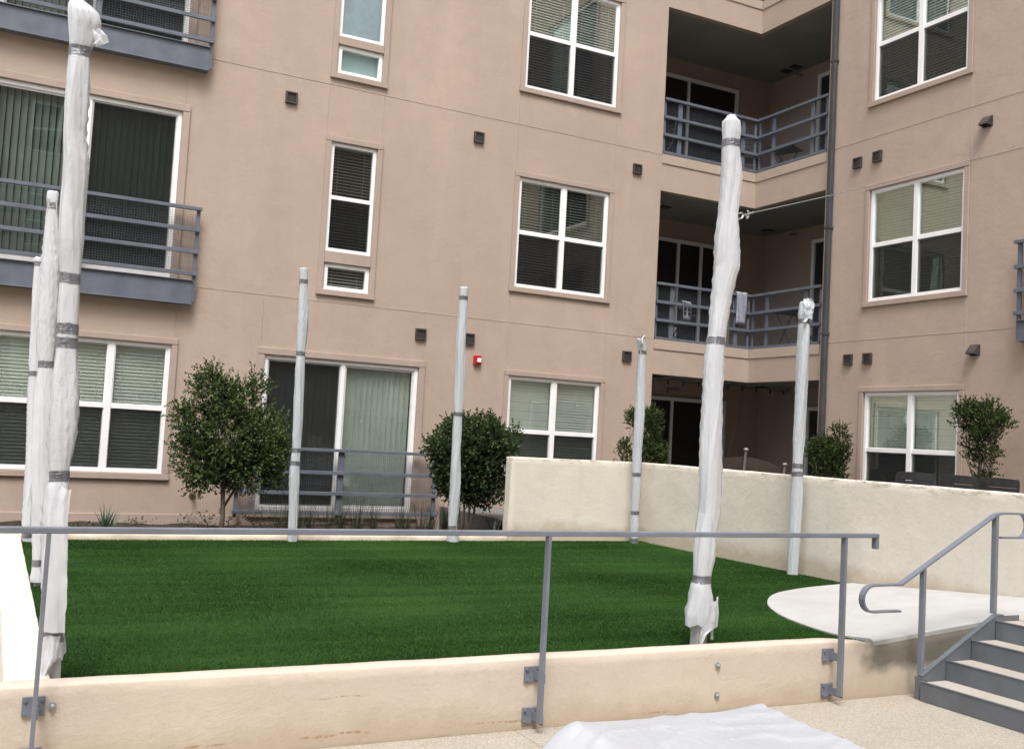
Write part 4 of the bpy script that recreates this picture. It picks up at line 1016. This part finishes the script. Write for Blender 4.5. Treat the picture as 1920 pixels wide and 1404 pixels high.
spiky('yucca', 'spiky grey green yucca at the foot of the left wall', 'plant', (1.30, 12.95, .20), 62, (.24, .42), (.018, .028), 'leaf_yucca', 3, (.1, 1.2), .05)
spiky('strap_plant', 'dark broad leaved strappy plant beside the end of the short cream wall', 'plant', (5.98, 12.0, .20), 26, (.4, .66), (.035, .055), 'leaf_strap', 5, (.15, 1.0), .35)
spiky('strap_plant', 'low dark strappy clump under the rounded shrub', 'plant', (5.80, 11.75, .20), 16, (.25, .42), (.03, .045), 'leaf_strap', 6, (.3, 1.2), .35)
wl = ['wispy weed just right of the yucca', 'leafy weed between the yucca and the small tree', 'small weed at the left of the small tree trunk', 'leggy weed at the right of the small tree trunk', 'low weed near the left end of the door railing', 'low weed left of the yucca']
for i, (x, s) in enumerate(((1.62, .2), (2.25, .25), (2.42, .28), (2.80, .3), (3.1, .35), (1.02, .14))):
    rng = np.random.default_rng(50+i); y = 12.9; r = thing('weed', wl[i], 'plant', 'weeds in the planting bed', (x, y, .2)); n = 70
    P = np.stack([rng.normal(x, .05+s*.15, n), rng.normal(y, .05, n), .2+rng.uniform(0, s, n)], 1)
    leaves_mesh('foliage', P, rng.normal(size=(n, 3)), rng.uniform(.03, .055, n), rng.uniform(.007, .012, n), 'leaf_weed', r, rng, (x, y, .2))
    mb = MB(lambda p, x=x, y=y: (p[0]-x, p[1]-y, p[2]-.2))
    for k in range(5): mb.tube([(x, y, .18), (x+rng.normal(0, .03), y, .2+s*.5), (x+rng.normal(0, .06), y, .2+s)], [.003, .002, .001], 4)
    mb.build('stem', 'bark', r)
# dry grasses in front of the ground floor railing
gl = []
rnd = random.Random(9)
for i in range(15):
    x = 3.25+i*.165+rnd.uniform(-.05, .05)
    o = spiky('grass_tuft', 'thin dry grass tuft growing before the ground floor door railing', 'plant', (x, 12.55+rnd.uniform(-.25, .3), .19), rnd.randint(50, 80), (.25, .66), (.004, .009), 'leaf_dry', 100+i, (.02, .55), .12, 'dry grass tufts before the door railing')
# leaf litter
lt = MB(); rnd = random.Random(4); cols = []
for i in range(1500):
    x = rnd.uniform(.0, 5.7); y = rnd.uniform(11.35, 14.2); z = .215+.045*nz(x*2.2, y*2.2, 0)+rnd.uniform(0, .015); a = rnd.uniform(0, 6.3); s_ = rnd.uniform(.012, .03)
    c, s2 = math.cos(a)*s_, math.sin(a)*s_
    lt.add([(x-c, y-s2, z), (x+s2*.4, y-c*.4, z+.006), (x+c, y+s2, z+.003), (x-s2*.4, y+c*.4, z+.008)], [(0, 1, 2, 3)]); cols.append(rnd.random())
o = lt.build('leaf_litter', 'leaf_dry'); at = o.data.attributes.new('rnd', 'FLOAT', 'FACE'); at.data.foreach_set('value', cols); tag(o, 'fallen leaves scattered over the planting bed', 'leaves', kind='stuff')

# ------------------------------------------------------------------ small things
fa = thing('fire_alarm', 'red fire alarm strobe on the facade above the rounded shrub', 'fire alarm', None, (6.63, 14.3, 2.77))
mb = MB(); mb.box(-.062, .062, -.055, -.001, -.075, .075); mb.build('housing', 'red_plastic', fa, bevel=.012)
mb = MB(); mb.box(-.02, .045, -.085, -.056, -.035, .03); mb.build('strobe_lens', 'white_lens', fa, bevel=.008)
hb = MB(); hb.tube([(0, 0, 0), (0, -.07, 0), (0, -.11, -.03)], [.022, .016, .014], 8); hb.tube([(-.03, -.07, .035), (.03, -.07, .035)], .01, 8); hb.tube([(0, -.07, 0), (0, -.07, .035)], .006, 6)
for k in range(10): a_ = 2*math.pi*k/10; a2 = 2*math.pi*(k+1)/10; hb.tube([(math.cos(a_)*.04, -.004, math.sin(a_)*.04), (math.cos(a2)*.04, -.004, math.sin(a2)*.04)], .012, 5)
o = hb.build('garden_tap', 'brass_tap'); o.location = (2.49, 14.298, .585); tag(o, 'small garden tap on the wall left of the small tree', 'tap')

# terrace chairs, backs to the camera side
def chair(label, loc, rz, src=None):
    if src: c = copy_tree(src); c.location = loc; c.rotation_euler = (0, 0, rz); c['label'] = label; return c
    r = thing('terrace_chair', label, 'chair', 'dark metal chairs in a row on the terrace', loc, rz)
    for k in range(5):
        z = .885-.085*k; bow = 5; mb = MB(); vs = []; fs = []
        for i in range(bow+1):
            u = -.25+.5*i/bow; y = .03*(1-(u/.25)**2)-.012*k*.0; hh = .035 if k else .045
            vs += [(u, y-.008, z-hh), (u, y+.008, z-hh), (u, y+.008, z+hh+(.012*(1-(u/.25)**2) if k == 0 else 0)), (u, y-.008, z+hh+(.012*(1-(u/.25)**2) if k == 0 else 0))]
        for i in range(bow):
            for q in range(4): q2 = (q+1) % 4; fs.append((i*4+q, i*4+q2, i*4+4+q2, i*4+4+q))
        fs += [(0, 1, 2, 3), (bow*4, bow*4+1, bow*4+2, bow*4+3)]; mb.add(vs, fs).build('back_slat', 'dark_slat', r, bevel=.003)
    for k in range(6): MB().box(-.24, .24, -.06-.075*k-.03, -.06-.075*k+.03, .43, .448).build('seat_slat', 'dark_slat', r)
    for sx_ in (-1, 1):
        MB().tube([(sx_*.255, .06, 0), (sx_*.255, .02, .45), (sx_*.255, .0, .91)], .014, 6).build('leg', 'dark_slat', r)
        MB().tube([(sx_*.255, -.47, 0), (sx_*.255, -.46, .44)], .014, 6).build('leg', 'dark_slat', r)
        MB().tube([(sx_*.27, .01, .66), (sx_*.27, -.42, .66), (sx_*.262, -.46, .44)], .014, 6).build('armrest', 'dark_slat', r)
    return r
c0 = chair('leftmost of the three dark slatted chair backs above the long wall', (10.0, 8.75, .55), math.radians(90+8))
chair('middle of the three dark slatted chair backs above the long wall', (10.0, 8.13, .55), math.radians(90+2), c0)
chair('rightmost of the three dark slatted chair backs above the long wall', (10.0, 7.60, .55), math.radians(90-4), c0)
for o in list(S.objects):
    if o.name.startswith('terrace_chair'): o.location.z = .51

# tilted sling lounge seen over the wall on the ground floor terrace
lc = thing('sling_lounger', 'taupe sling seat with white capped posts leaning behind the long wall', 'lounger', None, (10.6, 12.3, .5))
tf = lambda p: (p[0]-10.6, p[1]-12.3, p[2]-.5)
for pa, pb in (((10.26, 12.3, .5), (10.36, 12.3, 1.60)), ((11.05, 12.3, .5), (11.15, 12.3, 1.40)), ((9.88, 12.6, .5), (9.98, 12.6, 1.56))):
    p = MB(tf).tube([pa, pb], .02, 8).build('post', 'sling_fabric', lc); MB(tf).tube([pb, (pb[0], pb[1], pb[2]+.015), (pb[0], pb[1], pb[2]+.04)], [.036, .04, .025], 10).build('post_cap', 'cap_white', p)
vs = []; fs = []
for i in range(13):
    u = i/12
    for j in range(7):
        w_ = j/6; x = 9.95+1.2*u; top = 1.47+.05*math.sin(u*3.1)-.12*u*u; vs.append((x, 12.34+.25*w_, top-.42*w_-.05*math.sin(u*3.14)*math.sin(w_*3.14)))
for i in range(12):
    for j in range(6): a_ = i*7+j; fs.append((a_, a_+1, a_+8, a_+7))
MB(tf).add(vs, fs).build('sling', 'sling_fabric', lc, smooth=True)

# folding bistro chairs and tables on the balconies
def bistro_chair(label, loc, rz, src=None):
    if src: c = copy_tree(src); c.location = loc; c.rotation_euler = (0, 0, rz); c['label'] = label; return c
    r = thing('folding_chair', label, 'chair', 'folding chairs on the balconies', loc, rz)
    for s_ in (-1, 1):
        MB().tube([(s_*.2, .18, 0), (s_*.2, -.12, .45), (s_*.2, -.2, .85)], .01, 6).build('leg', 'black_metal', r)
        MB().tube([(s_*.18, -.2, 0), (s_*.18, .2, .45)], .01, 6).build('leg', 'black_metal', r)
    for k in range(5): MB().box(-.2, .2, -.16+.08*k, -.11+.08*k, .44, .455).build('seat_slat', 'black_metal', r)
    for k in range(3): MB().box(-.2, .2, -.20-.004*k, -.185-.004*k, .62+.08*k, .67+.08*k).build('back_slat', 'black_metal', r)
    return r
b0 = bistro_chair('folding chair on the second floor balcony with a towel over it', (11.15, 15.2, 3.385), math.radians(20))
bistro_chair('folding chair at the left of the third floor balcony', (10.35, 15.0, 6.605), math.radians(100), b0)
bistro_chair('folding chair in the inner corner of the third floor balcony', (12.3, 14.85, 6.605), math.radians(-30), b0)
bistro_chair('folding chair at the right end of the second floor balcony', (12.62, 13.25, 3.385), math.radians(70), b0)
def bistro_table(label, loc, rz, src=None):
    if src: c = copy_tree(src); c.location = loc; c.rotation_euler = (0, 0, rz); c['label'] = label; return c
    r = thing('folding_table', label, 'table', 'small folding tables on the balconies', loc, rz)
    MB().box(-.28, .28, -.28, .28, .69, .71).build('tabletop', 'black_metal', r, bevel=.006)
    for s_ in (-1, 1):
        MB().tube([(s_*.22, -.22, 0), (s_*.22, .2, .69)], .011, 6).build('leg', 'black_metal', r); MB().tube([(s_*.2, .22, 0), (s_*.2, -.2, .69)], .011, 6).build('leg', 'black_metal', r)
    return r
tb0 = bistro_table('small folding table at the right of the second floor balcony', (12.55, 13.75, 3.385), 0)
bistro_table('small folding table in the third floor balcony corner', (12.9, 14.6, 6.605), .4, tb0)
def towel(label, pts, width, loc, rz):
    vs = []; fs = []; n = 8
    for (y, z) in pts:
        for k in range(n+1):
            u = (k/n-.5)*width; vs.append((u+.01*nz(z*6, k*.4, 1), y+.012*math.sin(k*1.4+z*7), z+.012*nz(k*.6, z, 5)))
    for i in range(len(pts)-1):
        for k in range(n): a_ = i*(n+1)+k; fs.append((a_, a_+1, a_+n+2, a_+n+1))
    o = MB().add(vs, fs).build('towel', 'towel_grey', smooth=True); s_ = o.modifiers.new('solid', 'SOLIDIFY'); s_.thickness = .006
    o.location = loc; o.rotation_euler = (0, 0, rz); tag(o, label, 'towel', 'towels on the second floor balcony'); return o
hang = [(-.052, -.56+.06*k) for k in range(10)]+[(-.045, .015), (0, .03), (.045, .015)]+[(.052, -.06*k) for k in range(1, 6)]
towel('grey towel hung over the top rail of the second floor balcony', hang, .23, (11.78, 14.318, 4.405), 0)
towel('crumpled pale towel draped over the folding chair behind the railing mesh', [(-.05, -.34+.05*k) for k in range(7)]+[(-.03, .015), (.03, .01)]+[(.05, -.05*k) for k in range(1, 4)], .26, (11.09, 15.02, 4.245), math.radians(20))
# string of small bulbs under the ground floor soffit
sl_ = thing('string_lights', 'unlit string lights looped under the ground floor balcony ceiling', 'string lights', None, (10.0, 14.6, 2.8))
tf = lambda p: (p[0]-10.0, p[1]-14.6, p[2]-2.8)
pts = [(10.0+.055*i, 14.6, 2.80-.06*math.sin((i % 12)/12*math.pi)-.0*i) for i in range(61)]; MB(tf).tube(pts, .006, 5).build('wire', 'black_metal', sl_)
for i in range(3, 60, 6): MB(tf).tube([(pts[i][0], 14.6, pts[i][2]), (pts[i][0], 14.6, pts[i][2]-.05), (pts[i][0], 14.6, pts[i][2]-.085)], [.012, .02, .008], 6).build('bulb', 'black_metal', sl_)
MB(tf).tube([(12.2, 14.6, 2.80), (12.12, 14.6, 2.4), (12.0, 14.6, 1.9), (11.88, 14.6, 1.5)], .006, 5).build('wire', 'black_metal', sl_)
